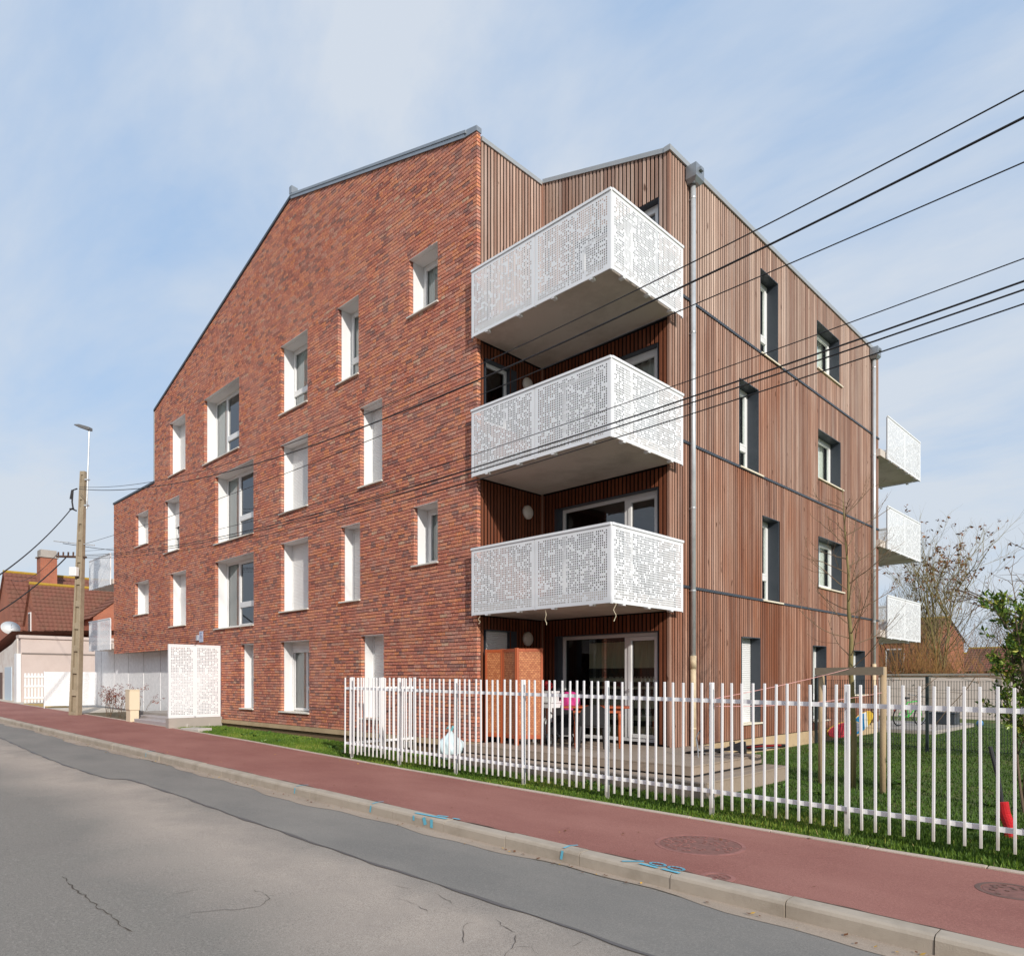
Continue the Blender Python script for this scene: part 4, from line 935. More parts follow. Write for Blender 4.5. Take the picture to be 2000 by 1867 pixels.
bm = bmesh.new(); bmesh.ops.create_icosphere(bm, subdivisions=3, radius=1)
rr = random.Random(8)
for v in bm.verts: k = 1 + .08 * math.sin(v.co.x * 7 + v.co.z * 5) + .05 * math.sin(v.co.y * 11 + v.co.z * 3); v.co = Vector((v.co.x * .20 * k, v.co.y * .13 * k, v.co.z * .27 * k * (1.0 if v.co.z < 0 else .92)))
me = bpy.data.meshes.new('pink_bag'); bm.to_mesh(me); bm.free(); me.materials.append(M('pink_nylon', srgb(214, 62, 138), .55, .2, 12, .3, 20)); me.polygons.foreach_set('use_smooth', [True] * len(me.polygons))
bag = link('backpack', me, None, (1.40, 1.22, DZ + .78), (0.2, 0, .3), label='bright pink bag hanging on the pushchair handle', cat='bag')
# white side table with crate and red bouquet
wt = empty('side_table', (1.02, .98, DZ), label='white side table holding a crate behind the folding screen', cat='table')
m_ = MB(); m_.box(-.26, .26, -.2, .2, .80, .83); m_.box(-.24, .24, -.18, .18, .70, .799); m_.build('table_top', WHITE_PVC, wt)
for sx in (-.22, .22):
    for sy in (-.16, .16): m_ = MB(); m_.box(sx - .02, sx + .02, sy - .02, sy + .02, 0, .70); m_.build('leg', WHITE_PVC, wt)
m_ = MB()
for i in range(8):
    a = -.16 + i * .32 / 8
    for yy in (-.11, .11): m_.box(a + .004, a + .034, yy - .004, yy + .004, .0, .16)
for i in range(5):
    a = -.11 + i * .044
    for xx in (-.16, .16): m_.box(xx - .004, xx + .004, a + .004, a + .036, 0, .16)
m_.box(-.17, .17, -.12, .12, .16, .2); m_.box(-.15, .15, -.10, .10, 0, .02)
cr = m_.build('crate', WHITE_PVC, None, label='white slotted plastic crate on the side table', cat='crate'); cr.location = (1.06, .98, DZ + .831)
m_ = MB(); rr = random.Random(2)
for i in range(60):
    a, b = rr.uniform(0, 6.28), rr.uniform(-1, 1); p = Vector((math.cos(a) * math.sqrt(1 - b * b), math.sin(a) * math.sqrt(1 - b * b), b)) * .075; q = p * 1.25
    o_ = p.orthogonal().normalized() * .028; w2 = p.cross(o_).normalized() * .028; m_.poly((p - o_, q - w2, p + o_, q + w2))
m_.tube([(0, 0, -.15), (0, 0, .0)], .01, 6)
fl_ = m_.build('bouquet', M('dark_red_petal', srgb(150, 18, 30), .6, .25, 30), None, label='dark red artificial flowers standing in the white crate', cat='flowers'); fl_.location = (1.03, .98, DZ + 1.14)
# knotted refuse sack on the grass
bm = bmesh.new(); bmesh.ops.create_icosphere(bm, subdivisions=4, radius=1)
for v in bm.verts:
    c = v.co.copy(); h = c.z; wdt = 1.0 if h < .3 else max(.18, 1 - (h - .3) * 1.25)
    k = 1 + .06 * math.sin(c.x * 9 + c.z * 6) + .05 * math.sin(c.y * 13 - c.z * 4) + .03 * math.sin(c.x * 23 + c.y * 17)
    v.co = Vector((c.x * .27 * wdt * k, c.y * .22 * wdt * k, (max(c.z, -.8) + .8) * .335 * (1 + .04 * math.sin(c.x * 8))))
me = bpy.data.meshes.new('refuse_sack'); bm.to_mesh(me); bm.free(); me.materials.append(M('pale_blue_polythene', srgb(206, 226, 230), .3, .08, 6, .5, 14)); me.polygons.foreach_set('use_smooth', [True] * len(me.polygons))
sk = link('refuse_sack', me, None, (-.30, -.42, gz(0) - .015), (0, 0, .5), label='pale blue tied refuse sack on the grass behind the picket fence', cat='sack')
m_ = MB(); m_.tube([(0.0, 0, .58), (-.06, .02, .66), (-.12, .03, .62)], [.02, .03, .008], 6); m_.tube([(0.0, 0, .58), (.05, -.02, .67), (.12, -.02, .66)], [.02, .03, .008], 6); m_.build('knot', M('sack_tie', srgb(120, 190, 196), .4, .1), sk)

# ------------------------------------------------------------------ bicycles
def bicycle(name, loc, rot, frame_mat, label, tyre=BLACK_RUB):
    b = empty(name, loc, 0, label=label, cat='bicycle', group=None); b.rotation_euler = rot
    CH = M(name + '_chrome', srgb(190, 192, 194), .3, .1, metal=.8)
    for x in (-.52, .52):
        m_ = MB(); m_.torus((x, 0, .33), .305, .022, None, 32, 8); w_ = m_.build('wheel', tyre, b, smooth=True)
        m_ = MB(); m_.torus((x, 0, .33), .28, .010, None, 28, 6)
        for k in range(14): a = k * math.pi * 2 / 14; m_.tube([(x, 0, .33), (x + .275 * math.cos(a), 0, .33 + .275 * math.sin(a))], .0018, 4, False)
        m_.tube([(x, -.04, .33), (x, .04, .33)], .022, 8); m_.build('rim', CH, w_)
    m_ = MB(); BBp, ST, HT, HB, FA, RA = (-.08, 0, .30), (-.22, 0, .78), (.34, 0, .82), (.37, 0, .70), (.52, 0, .33), (-.52, 0, .33)
    for p, q in ((BBp, ST), (BBp, HB), (ST, HT), (HT, HB)): m_.tube([p, q], .018, 8)
    for s in (-.05, .05): m_.tube([(BBp[0], s * .6, BBp[2]), (RA[0], s, RA[2])], .010, 6); m_.tube([(ST[0], s * .3, ST[2] - .04), (RA[0], s, RA[2])], .009, 6); m_.tube([(HB[0], s, HB[2]), (FA[0], s, FA[2])], .012, 6)
    m_.build('frame', frame_mat, b)
    m_ = MB(); m_.tube([(-.22, 0, .76), (-.25, 0, .90)], .013, 8); m_.prism([(-.40, -.08), (-.36, -.09), (-.22, -.05), (-.10, -.015), (-.10, .015), (-.22, .05), (-.36, .09), (-.40, .08)], .90, .95); m_.build('saddle', BLACK_PLA, b)
    m_ = MB(); m_.tube([(.34, 0, .82), (.32, 0, .95), (.36, 0, .99)], .013, 8); m_.tube([(.30, -.30, 1.0), (.37, -.20, .99), (.36, 0, .985), (.37, .20, .99), (.30, .30, 1.0)], .012, 8); m_.build('handlebar', CH, b)
    m_ = MB(); m_.tube([(.30, -.30, 1.0), (.24, -.31, 1.0)], .017, 8); m_.tube([(.30, .30, 1.0), (.24, .31, 1.0)], .017, 8); m_.build('grip', BLACK_RUB, b)
    m_ = MB(); m_.torus((BBp[0], .05, BBp[2]), .085, .008, None, 20, 5); m_.tube([(BBp[0], -.07, BBp[2]), (BBp[0] + .14, -.07, BBp[2] - .08)], .010, 6); m_.tube([(BBp[0], .07, BBp[2]), (BBp[0] - .14, .07, BBp[2] + .08)], .010, 6); m_.box(BBp[0] + .10, BBp[0] + .19, -.14, -.07, BBp[2] - .1, BBp[2] - .08); m_.build('crank', BLACK_PLA, b)
    m_ = MB(); m_.torus((-.52, 0, .33), .345, .014, None, 14, 6, 0, .35, 2.6); m_.build('mudguard', M(name + '_guard', srgb(150, 40, 34), .4, .1), b)
    return b
bicycle('bicycle', (4.75, 1.72, DZ + .06), (math.radians(-84), math.radians(8), math.radians(-172)), M('black_frame', (.03, .03, .035, 1), .35, .1), 'black bicycle lying on its side at the end of the terrace')
bicycle('child_bicycle', (3.35, 16.4, .055), (math.radians(6), 0, math.radians(70)), M('green_frame', srgb(60, 190, 70), .35, .1), 'green framed bicycle standing on the patio behind the wire fence')

# ------------------------------------------------------------------ concrete utility pole with street lamp
PX, PY = -20.94, -1.85; PZ = gz(PX)
POLEM = M('pole_concrete', srgb(158, 144, 122), 0.9, 0.12, 3, 0.4, 70, stain=srgb(112, 98, 80), stain_amt=0.5, stain_scale=2.5)
pole = empty('utility_pole', (PX, PY, PZ), math.radians(35), label='ladder backed concrete utility pole carrying a street lamp and cables', cat='pole')
H = 9.45
pole.rotation_mode = 'QUATERNION'; pole.rotation_quaternion = (Matrix.Rotation(.033, 3, Vector((-RT[1], RT[0], 0))) @ Matrix.Rotation(math.radians(35), 3, 'Z')).to_quaternion()
def hw(z): return .195 - .095 * z / H                       # half width
def hd(z): return .13 - .055 * z / H
mb = MB()
def pole_seg(z0, z1, x0f, x1f, y0f, y1f):
    vs = []
    for z in (z0, z1):
        for (a, b) in ((x0f, y0f), (x1f, y0f), (x1f, y1f), (x0f, y1f)): vs.append((a(z), b(z), z))
    mb.faces(vs, [(0, 3, 2, 1), (4, 5, 6, 7), (0, 1, 5, 4), (1, 2, 6, 5), (2, 3, 7, 6), (3, 0, 4, 7)])
web = lambda z: .55 * hw(z)
pole_seg(-.2, H, lambda z: -hw(z), lambda z: -web(z), lambda z: -hd(z), lambda z: hd(z))
pole_seg(-.2, H, lambda z: web(z), lambda z: hw(z), lambda z: -hd(z), lambda z: hd(z))
z = .12
while z < H - .2:
    z1 = z + (.86 if z < 6 else .95); top = min(z1, H)
    pole_seg(z + .62 if z < 6.5 else z + .3, top, lambda q: -web(q) + .001, lambda q: web(q) - .001, lambda q: -hd(q) + .012, lambda q: hd(q) - .012); z = z1
pole_seg(-.2, .12, lambda q: -web(q) + .001, lambda q: web(q) - .001, lambda q: -hd(q), lambda q: hd(q))
pole_seg(.121, H - .01, lambda q: -web(q) + .002, lambda q: web(q) - .002, lambda q: -.03, lambda q: .03)
bevel(mb.build('shaft', POLEM, pole), .012)
m_ = MB(); m_.tube([(.20, .0, 8.0), (.20, 0, 10.9), (.20, 0, 11.05)], .03, 10); arm = m_.build('lamp_arm', STEEL, pole)
m_ = MB(); m_.prism([(.26, 11.02), (.26, 11.14), (.12, 11.18), (-.18, 11.26), (-.38, 11.26), (-.40, 11.23), (-.3, 11.18), (-.0, 11.08), (.12, 11.04)], -.11, .11, 'y'); bevel(m_.build('lamp_head', M('lamp_housing', srgb(120, 118, 116), .4, .1, metal=.4), arm), .02, 2)
for zz in (9.1, 8.1): m_ = MB(); m_.box(.10, .27, -.05, .05, zz, zz + .05); m_.build('clamp', STEEL, pole)
m_ = MB(); m_.box(-.24, .08, -.30, -.13, 5.35, 5.70); bevel(m_.build('junction_box', WHITE_PVC, pole), .02)
m_ = MB(); m_.tube([(-1.05, .0, 6.15), (.25, 0, 6.12)], .045, 8)
for k in range(4): m_.tube([(-.98 + k * .22, 0, 6.15), (-.98 + k * .22, 0, 6.32)], .03, 8)
m_.build('crossarm', M('rusty_steel', srgb(96, 74, 62), .7, .2, metal=.3), pole)
m_ = MB(); m_.tube([(-1.2, 0, 6.75), (.6, 0, 6.58)], .02, 8); m_.build('stay_arm', STEEL, pole)
m_ = MB(); m_.tube([(-.16, -.1, 8.75), (-.34, -.1, 8.7), (-.36, -.1, 8.25), (-.3, -.1, 7.95), (-.16, -.1, 7.9)], .03, 8); m_.tube([(-.36, -.1, 8.7), (-.42, -.1, 8.35)], .045, 8); m_.tube([(-.28, -.1, 7.98), (-.44, -.1, 7.96)], .04, 8); m_.build('cable_bracket', BLACK_PLA, pole)

# overhead cables: parabolas through places read off the photograph at the pole line (y = PY)
def cable(pts_px, r, name, label, group='overhead cables along the street', ext=None):
    P = [onY(px, py, PY) for px, py in pts_px]
    (x1, z1), (x2, z2), (x3, z3) = [(p.x, p.z) for p in (P[0], P[len(P) // 2], P[-1])]
    def q(x): return z1 * (x - x2) * (x - x3) / ((x1 - x2) * (x1 - x3)) + z2 * (x - x1) * (x - x3) / ((x2 - x1) * (x2 - x3)) + z3 * (x - x1) * (x - x2) / ((x3 - x1) * (x3 - x2))
    xe = 24; m_ = MB(); n_ = 60
    m_.tube([(x1 + (xe - x1) * i / n_, PY, q(x1 + (xe - x1) * i / n_)) for i in range(n_ + 1)], r, 6)
    return m_.build(name, CABLE, None, smooth=True, label=label, cat='cable', group=group)
CB = 'black overhead cable strung from the concrete pole past the balconies'
cable([(155, 951), (746, 796), (1800, 283)], .0075, 'overhead_cable', 'thin uppermost black cable from the pole crossing the top balcony', None)
cable([(155, 955), (746, 820), (1376, 540), (1800, 330)][:1] + [(746, 820), (1800, 331)], .012, 'overhead_cable', 'thickest black overhead cable crossing the underside of the top balcony', None)
cable([(166, 1062), (601, 908), (1480, 542)], .0065, 'overhead_cable', 'thin black wire rising from mid pole across the brick facade', None)
cable([(166, 1076), (495, 1017), (1800, 579)], .0055, 'overhead_cable', 'topmost thin wire of the lower bundle crossing the middle balcony', None)
cable([(166, 1084), (495, 1034), (1800, 620)], .0095, 'overhead_cable', 'upper and thicker cable of the twin pair crossing the middle balcony', None)
cable([(166, 1087), (495, 1039), (1800, 635)], .0085, 'overhead_cable', 'lower and thinner cable of the twin pair crossing the middle balcony', None)
cable([(166, 1090), (495, 1052), (940, 943), (1800, 661)][:1] + [(495, 1050), (1800, 661)], .007, 'overhead_cable', 'lowest thin wire of the lower bundle crossing the middle balcony panels', None)
def wire(a, b, sag, r, label):
    a, b = Vector(a), Vector(b); m_ = MB(); m_.tube([a.lerp(b, i / 24) - Vector((0, 0, sag * 4 * (i / 24) * (1 - i / 24))) for i in range(25)], r, 6)
    m_.build('service_cable', CABLE, None, label=label, cat='cable')
wire((PX - .12, PY - .13, PZ + 7.96), onY(-60, 1160, -6.5), .25, .02, 'black cable running from the upper pole bracket down the street')
wire((PX - .42, PY - .22, PZ + 6.12), onY(-40, 1216, -5.0), .2, .025, 'black cable running from the rusty crossarm down the street')
wire((PX - .66, PY - .42, PZ + 6.32), (-46.2, .6, 8.2), .5, .012, 'thin wire from the rusty crossarm to the tiled roof house')
wire((PX - .5, PY - .3, PZ + 6.68), (-23.2, 2.0, 7.2), .05, .012, 'short thin wire from the stay arm to the apartment block')

# ------------------------------------------------------------------ street furniture and small street things
cb_ = empty('utility_cabinet', (-15.75, -1.42, gz(-15.75)), label='cream plastic utility cabinet at the back of the pavement', cat='cabinet')
CABM = M('cream_cabinet', srgb(224, 208, 180), .5, .05, 3)
m_ = MB(); m_.box(-.21, .21, -.14, .14, -.1, .38); bevel(m_.build('base', CABM, cb_), .01)
m_ = MB(); m_.box(-.23, .23, -.16, .16, .385, 1.05); m_.box(-.24, .24, -.17, .17, 1.051, 1.09); bevel(m_.build('housing', CABM, cb_), .012)
m_ = MB(); m_.box(-.19, .19, -.168, -.1605, .42, 1.02); m_.build('door', CABM, cb_)
IRON = M('cast_iron', srgb(112, 88, 80), .7, .2, 10, metal=.2, stain=srgb(150, 106, 98), stain_amt=.6, stain_scale=6)
LIDM = M('lid_dirt', srgb(134, 94, 86), .85, .25, 14, stain=srgb(84, 62, 56), stain_amt=.6, stain_scale=16)
def manhole(px, py, R_, name, label, mat):
    p = onG(px, py); mh = empty(name, (p.x, p.y, gz(p.x)), label=label, cat='manhole cover'); mh.rotation_euler = (0, .01, 0)
    m_ = MB(); m_.lathe([(R_ + .045, -.02), (R_ + .045, .003), (R_ + .006, .004), (R_ + .006, -.02)], (0, 0, 0), 40); m_.build('frame', mat, mh)
    m_ = MB(); m_.lathe([(R_ - .004, -.03), (R_ - .004, .001), (R_ - .008, .002)], (0, 0, 0), 40)
    c = m_.build('lid', LIDM, mh); m_ = MB(); rr = random.Random(int(px))
    for k in range(int(R_ * R_ * 420)):
        a, r = rr.uniform(0, 6.28), R_ * .9 * math.sqrt(rr.random()); x, y = r * math.cos(a), r * math.sin(a); s = .016
        m_.box(x - s, x + s, y - s * .6, y + s * .6, .0031, .008, M=None)
    m_.build('stud', mat, c, kind='stuff'); return mh
PINKIRON = M('dusty_red_iron', srgb(158, 108, 100), .8, .15, 14, stain=srgb(104, 74, 66), stain_amt=.7, stain_scale=9)
manhole(1367, 1649, .40, 'manhole_cover', 'large round studded manhole cover dusted red in the pavement', PINKIRON)
manhole(1402, 1713, .10, 'valve_cover', 'small round valve cover beside the kerb in the red pavement', PINKIRON)
manhole(1975, 1740, .20, 'manhole_cover', 'dark round iron cover in the red pavement below the fence end', IRON)
YEL = M('dry_leaf', srgb(206, 160, 60), .8, .25, 20); BRL = M('brown_leaf', srgb(112, 72, 44), .85, .25, 20)
mb = MB(); rr = random.Random(21)
for i in range(260):
    x = rr.uniform(-14, 10.5); y = YK - .05 - abs(rr.gauss(0, .08)) if rr.random() < .7 else rr.uniform(-4.1, -2.1)
    z = gz(x) + (-.118 if y < YK else .006); a = rr.uniform(0, 6.28); s = rr.uniform(.010, .026)
    u = Vector((math.cos(a), math.sin(a), rr.uniform(-.2, .3))) * s; v = Vector((-math.sin(a), math.cos(a), rr.uniform(-.2, .4))) * s * .6
    p = Vector((x, y, z + .006)); mb.poly((p - u, p - v, p + u, p + v), 0, 0, 0 if rr.random() < .3 else 1)
mb.build('leaf_litter', [YEL, BRL], None, kind='stuff', label='scattered dry leaves along the kerb', cat='leaves')
STONE = M('loose_slab', srgb(186, 180, 172), .9, .12, 5, .3, 60)
for (px, py, sx, sy, sz, rz, lab) in ((383, 1426, 1.05, .42, .07, .1, 'flat pale stone slab sunk in the grass beside the white screen'), (497, 1413, .55, .30, .12, .05, 'pale concrete block at the foot of the brick wall'), (362, 1420, .3, .2, .1, .6, 'small broken stone in the grass by the screen footing')):
    p = onG(px, py); m_ = MB(); m_.box(-sx / 2, sx / 2, -sy / 2, sy / 2, -.06, sz); o = bevel(m_.build('stone_slab', STONE, None, label=lab, cat='stone'), .015); o.location = (p.x, min(p.y, -.30), gz(p.x)); o.rotation_euler = (.03, -.02, rz)
# red corrugated duct with a black pipe
p = onG(1968, 1655, -.1); du = empty('cable_duct', (p.x, p.y + .10, gz(p.x)), label='red corrugated duct with a black pipe sticking out of the grass', cat='pipe')
m_ = MB(); pts = [Vector((.02, 0, -.1)), Vector((0, .02, .1)), Vector((-.05, .04, .24)), Vector((-.07, .05, .36))]; seg = []; rs = []
for i in range(61):
    t = i / 60 * 3; k = min(2, int(t)); seg.append(pts[k].lerp(pts[k + 1], t - k)); rs.append(.052 + (.005 if i % 2 else 0))
m_.tube(seg, rs, 14); m_.build('sleeve', M('red_corrugated', srgb(196, 40, 44), .5, .15), du)
m_ = MB(); m_.tube([(-.07, .05, .30), (-.11, .06, .6), (-.19, .08, .95)], .022, 8); m_.build('pipe', BLACK_PLA, du)

# ------------------------------------------------------------------ wire fence, stakes, clothes line, toys
wf = empty('wire_fence', (0, 8.6, 0), label='dark green welded wire fence crossing the lawn behind the young tree', cat='fence')
GREEN = M('dark_green_wire', srgb(40, 52, 54), .5, .1)
xs_ = [3.34 + i * 2.5 for i in range(4)]
for x in xs_: m_ = MB(); m_.box(x - .03, x + .03, -.03, .03, -.2, 1.62 + gz(x) + .1); m_.build('post', GREEN, wf)
for x in xs_[:-1]:
    m_ = MB(); n_ = 44
    for k in range(1, n_): xx = x + .04 + k * 2.42 / n_; m_.box(xx - .004, xx + .004, -.004, .004, gz(x) + .05, gz(x) + 1.62)
    for k in range(9): zz = gz(x) + .08 + k * .19; m_.box(x + .03, x + 2.47, .003, .009, zz, zz + .006)
    m_.build('wire_mesh', GREEN, wf)
STAKE = M('weathered_stake', srgb(178, 154, 122), .85, .15, 4, .3, 50, sc3=(8, 8, 1)); PLANK = M('grey_board', srgb(164, 148, 126), .85, .15, 4, .3, 50, sc3=(1, 8, 8))
SA, SB = Vector((6.0, 1.94)), Vector((7.0, 1.65))
stk = empty('tree_stakes', (0, 0, 0), label='two round timber stakes with a crossboard holding the young tree', cat='tree stake')
for s in (SA, SB): m_ = MB(); m_.tube([(s.x, s.y, -.3), (s.x + .01, s.y, 1.78)], [.042, .045], 12); m_.build('stake', STAKE, stk, smooth=True)
d = (SB - SA); L = d.length; m_ = MB(); m_.box(-.06, L + .06, -.075, -.048, 1.66, 1.78); o = m_.build('crossboard', PLANK, stk); o.location = (SA.x, SA.y, 0); o.rotation_euler = (0, 0, math.atan2(d.y, d.x))
LINE = M('pink_line', srgb(228, 170, 164), .7, .1)
def line(a, b, sag, label):
    a, b = Vector(a), Vector(b); m_ = MB(); m_.tube([a.lerp(b, i / 20) - Vector((0, 0, sag * 4 * (i / 20) * (1 - i / 20))) for i in range(21)], .004, 5); return m_.build('clothes_line', LINE, None, label=label, cat='line')
line((6.11, YF + .07, gz(6) + 1.42), (6.5, 1.75, 1.76), .02, 'pink clothes line stretched from the fence post to the stakes crossboard')
line((6.11, YF + .07, gz(6) + 1.33), (7.0, 1.6, 1.40), .06, 'lower slack pink line from the fence post to the stake')
# surfboards against the timber wall
def sboard(loc, L, h, rot, stops, name, label):
    sb = empty(name, loc, 0, label=label, cat='surfboard'); sb.rotation_euler = rot; n_ = 28
    out = [(L / 2 * math.cos(2 * math.pi * i / n_), h / 2 * (math.sin(2 * math.pi * i / n_))) for i in range(n_)]
    m_ = MB(); m_.prism(out, -.03, .03, 'y'); q = NT(name + '_paint'); sx = q.n('ShaderNodeSeparateXYZ'); t_ = q.n('ShaderNodeTexCoord'); q.l(t_.outputs['Object'], sx.inputs[0])
    c = q.ramp(q.math('ADD', q.math('DIVIDE', q.math('ADD', sx.outputs[0], q.math('MULTIPLY', sx.outputs[2], .8)), L), .5), stops, 'CONSTANT'); q.col(c); q.rough(.4)
    bevel(m_.build('deck', q.m, sb), .015, 2); m_ = MB(); m_.tube([(x * 1.0, 0, zz) for x, zz in out + out[:1]], .016, 6, False); m_.build('rim', M(name + '_rim', srgb(230, 180, 40), .4, .05), sb)
sboard((3.56, 9.95, .27), 2.4, .44, (math.radians(18), 0, math.radians(90)), [(0, srgb(222, 60, 84)), (.72, srgb(150, 150, 170)), (.93, srgb(236, 196, 60))], 'surfboard', 'red and grey surfboard with yellow rim lying against the timber wall')
sboard((3.44, 11.5, .36), 2.0, .60, (math.radians(14), math.radians(-8), math.radians(90)), [(0, srgb(20, 130, 190)), (.62, srgb(236, 236, 236)), (.75, srgb(236, 190, 50))], 'surfboard', 'blue white and yellow surfboard leaning behind the red one')
bm = bmesh.new(); bmesh.ops.create_uvsphere(bm, u_segments=20, v_segments=12, radius=.115); me = bpy.data.meshes.new('ball'); bm.to_mesh(me); bm.free()
me.materials.append(M('ball_print', srgb(80, 140, 190), .5, .5, 12)); me.polygons.foreach_set('use_smooth', [True] * len(me.polygons)); link('ball', me, None, (4.75, 19.5, gz(4.75) + .10), label='blue patterned ball on the lawn by the garden wall', cat='ball')
bx_ = empty('storage_box', (3.9, 18.2, 0), label='dark grey storage box standing on the patio near the wall', cat='box')
m_ = MB(); m_.box(-.45, .45, -.3, .3, .04, .42); bevel(m_.build('body', ANTHRA, bx_), .02); m_ = MB(); m_.box(-.47, .47, -.32, .32, .421, .47); bevel(m_.build('lid', ANTHRA, bx_), .02)

# ------------------------------------------------------------------ garden wall, houses beyond
WALLG = M('garden_wall_render', srgb(228, 212, 204), .9, .05, 1.5, .1, 40, stain=srgb(176, 156, 146), stain_amt=.3, stain_scale=.8)
WALLP = M('pinkish_render', srgb(198, 182, 174), .9, .05, 1.5, .1, 40, stain=srgb(170, 150, 140), stain_amt=.3, stain_scale=.8)
gw = empty('garden_wall', (4, 24.4, 0), label='pale rendered garden wall with concrete coping behind the lawn', cat='wall')
for i in range(9):
    x = -8 + i * 2.5; m_ = MB(); m_.box(x + .05 - 4, x + 2.45 - 4, -.04, .04, -.4, 1.72); m_.build('panel', WALLG, gw)
    m_ = MB(); m_.box(x - .07 - 4, x + .049 - 4, -.075, .075, -.4, 1.75); m_.build('post', M('wall_post', srgb(160, 150, 140), .9, .1) if i == 0 else bpy.data.materials['wall_post'], gw)
m_ = MB(); m_.box(-12.1, 10.6, -.11, .11, 1.751, 1.83); m_.build('coping', CONC, gw)
HBRICK = NT('house_brick'); _t = HBRICK.n('ShaderNodeTexBrick'); _t.inputs['Scale'].default_value = 1.0; _t.inputs['Brick Width'].default_value = .22; _t.inputs['Row Height'].default_value = .075; _t.inputs['Mortar Size'].default_value = .012
_t.inputs['Color1'].default_value = srgb(170, 96, 72); _t.inputs['Color2'].default_value = srgb(150, 80, 60); _t.inputs['Mortar'].default_value = srgb(150, 112, 92)
_sx = HBRICK.n('ShaderNodeSeparateXYZ'); HBRICK.l(HBRICK.pos, _sx.inputs[0]); _cx = HBRICK.n('ShaderNodeCombineXYZ'); HBRICK.l(HBRICK.math('ADD', _sx.outputs[0], _sx.outputs[1]), _cx.inputs[0]); HBRICK.l(_sx.outputs[2], _cx.inputs[1]); HBRICK.l(_cx.outputs[0], _t.inputs['Vector'])
HBRICK.col(HBRICK.mix(HBRICK.ramp(HBRICK.noise(.8, 5), [(.4, (0,) * 3), (.75, (.5,) * 3)]), _t.outputs['Color'], srgb(196, 122, 90))); HBRICK.rough(.9); HB = HBRICK.m
TILE = M('clay_roof_tile', srgb(122, 78, 64), .85, .2, 2, stain=srgb(110, 84, 66), stain_amt=.6, stain_scale=1.2)
LICH = M('lichen_tile', srgb(168, 136, 50), .9, .3, 6)
def tile_roof(mb, p00, p01, p10, p11, nx, ny, h=.05):
    # p00-p01 eave, p10-p11 ridge; corrugated rows of tiles as geometry
    p00, p01, p10, p11 = map(Vector, (p00, p01, p10, p11)); nrm = (p01 - p00).cross(p10 - p00).normalized()
    for j in range(ny):
        for i in range(nx):
            u0, u1, um = i / nx, (i + 1) / nx, (i + .5) / nx; v0, v1 = j / ny, (j + 1) / ny + .15 / ny
            P = lambda u, v: p00.lerp(p01, u).lerp(p10.lerp(p11, u), v)
            lo, hi = nrm * h * 1.2, nrm * h * .3
            a, b, c = P(u0, v0) + nrm * h * .5, P(um, v0) + lo, P(u1, v0) + nrm * h * .5
            d, e, f = P(u0, v1) , P(um, v1) + hi, P(u1, v1)
            mb.faces([a, b, c, d, e, f], [(0, 1, 4, 3), (1, 2, 5, 4)])
def house(name, label, x0, x1, y0, y1, zw, zr, ridge='y', wall=HB, chimney=None, wins=(), nx=40, ny=14):
    h = empty(name, (0, 0, 0), label=label, cat='house'); m_ = MB(); zb = gz((x0 + x1) / 2) - .3
    if ridge == 'y':
        xm = (x0 + x1) / 2; m_.prism([(x0, zb), (x1, zb), (x1, zw), (xm, zr), (x0, zw)], y0, y1, 'y')
    else:
        ym = (y0 + y1) / 2; m_.prism([(y0, zb), (y1, zb), (y1, zw), (ym, zr), (y0, zw)], x0, x1, 'x')
    m_.build('wall', wall, h); m_ = MB(); o = .25; s = .12
    if ridge == 'y':
        k = (zr - zw) / (xm - x0); tile_roof(m_, (x1 + o, y0 - s, zw - o * k), (x1 + o, y1 + s, zw - o * k), (xm, y0 - s, zr + .05), (xm, y1 + s, zr + .05), nx, ny); tile_roof(m_, (x0 - o, y1 + s, zw - o * k), (x0 - o, y0 - s, zw - o * k), (xm, y1 + s, zr + .05), (xm, y0 - s, zr + .05), nx, ny)
        r = m_.build('roof', TILE, h); m_ = MB(); m_.tube([(xm, y0 - s, zr + .06), (xm, y1 + s, zr + .06)], .10, 8); m_.build('ridge_tiles', LICH, r)
    else:
        k = (zr - zw) / (ym - y0); tile_roof(m_, (x0 - s, y0 - o, zw - o * k), (x1 + s, y0 - o, zw - o * k), (x0 - s, ym, zr + .05), (x1 + s, ym, zr + .05), nx, ny); tile_roof(m_, (x1 + s, y1 + o, zw - o * k), (x0 - s, y1 + o, zw - o * k), (x1 + s, ym, zr + .05), (x0 - s, ym, zr + .05), nx, ny)
        r = m_.build('roof', TILE, h); m_ = MB(); m_.tube([(x0 - s, ym, zr + .06), (x1 + s, ym, zr + .06)], .10, 8); m_.build('ridge_tiles', LICH, r)
    if chimney:
        cx, cy, cz0, cz1, cw = chimney; m_ = MB(); m_.box(cx - cw, cx + cw, cy - cw, cy + cw, cz0, cz1 - .5); c = m_.build('chimney', wall, r)
        m_ = MB(); m_.box(cx - cw - .08, cx + cw + .08, cy - cw - .08, cy + cw + .08, cz1 - .5, cz1 - .42); m_.box(cx - cw + .02, cx + cw - .02, cy - cw + .02, cy + cw - .02, cz1 - .42, cz1); m_.build('chimney_cap', CONC, r)
    for (face, a0, a1, b0, b1) in wins:
        m_ = MB(); g = MB()
        if face == '-y': m_.box(a0, a1, y0 - .05, y0 + .05, b0, b1); g.box(a0 + .08, a1 - .08, y0 - .06, y0 - .052, b0 + .08, b1 - .08)
        elif face == '+x': m_.box(x1 - .05, x1 + .05, a0, a1, b0, b1); g.box(x1 + .052, x1 + .06, a0 + .08, a1 - .08, b0 + .08, b1 - .08)
        w_ = m_.build('window', WHITE_PVC, h); g.build('pane', M('far_pane', (.06, .07, .08, 1), .08, .1), w_)
    return h
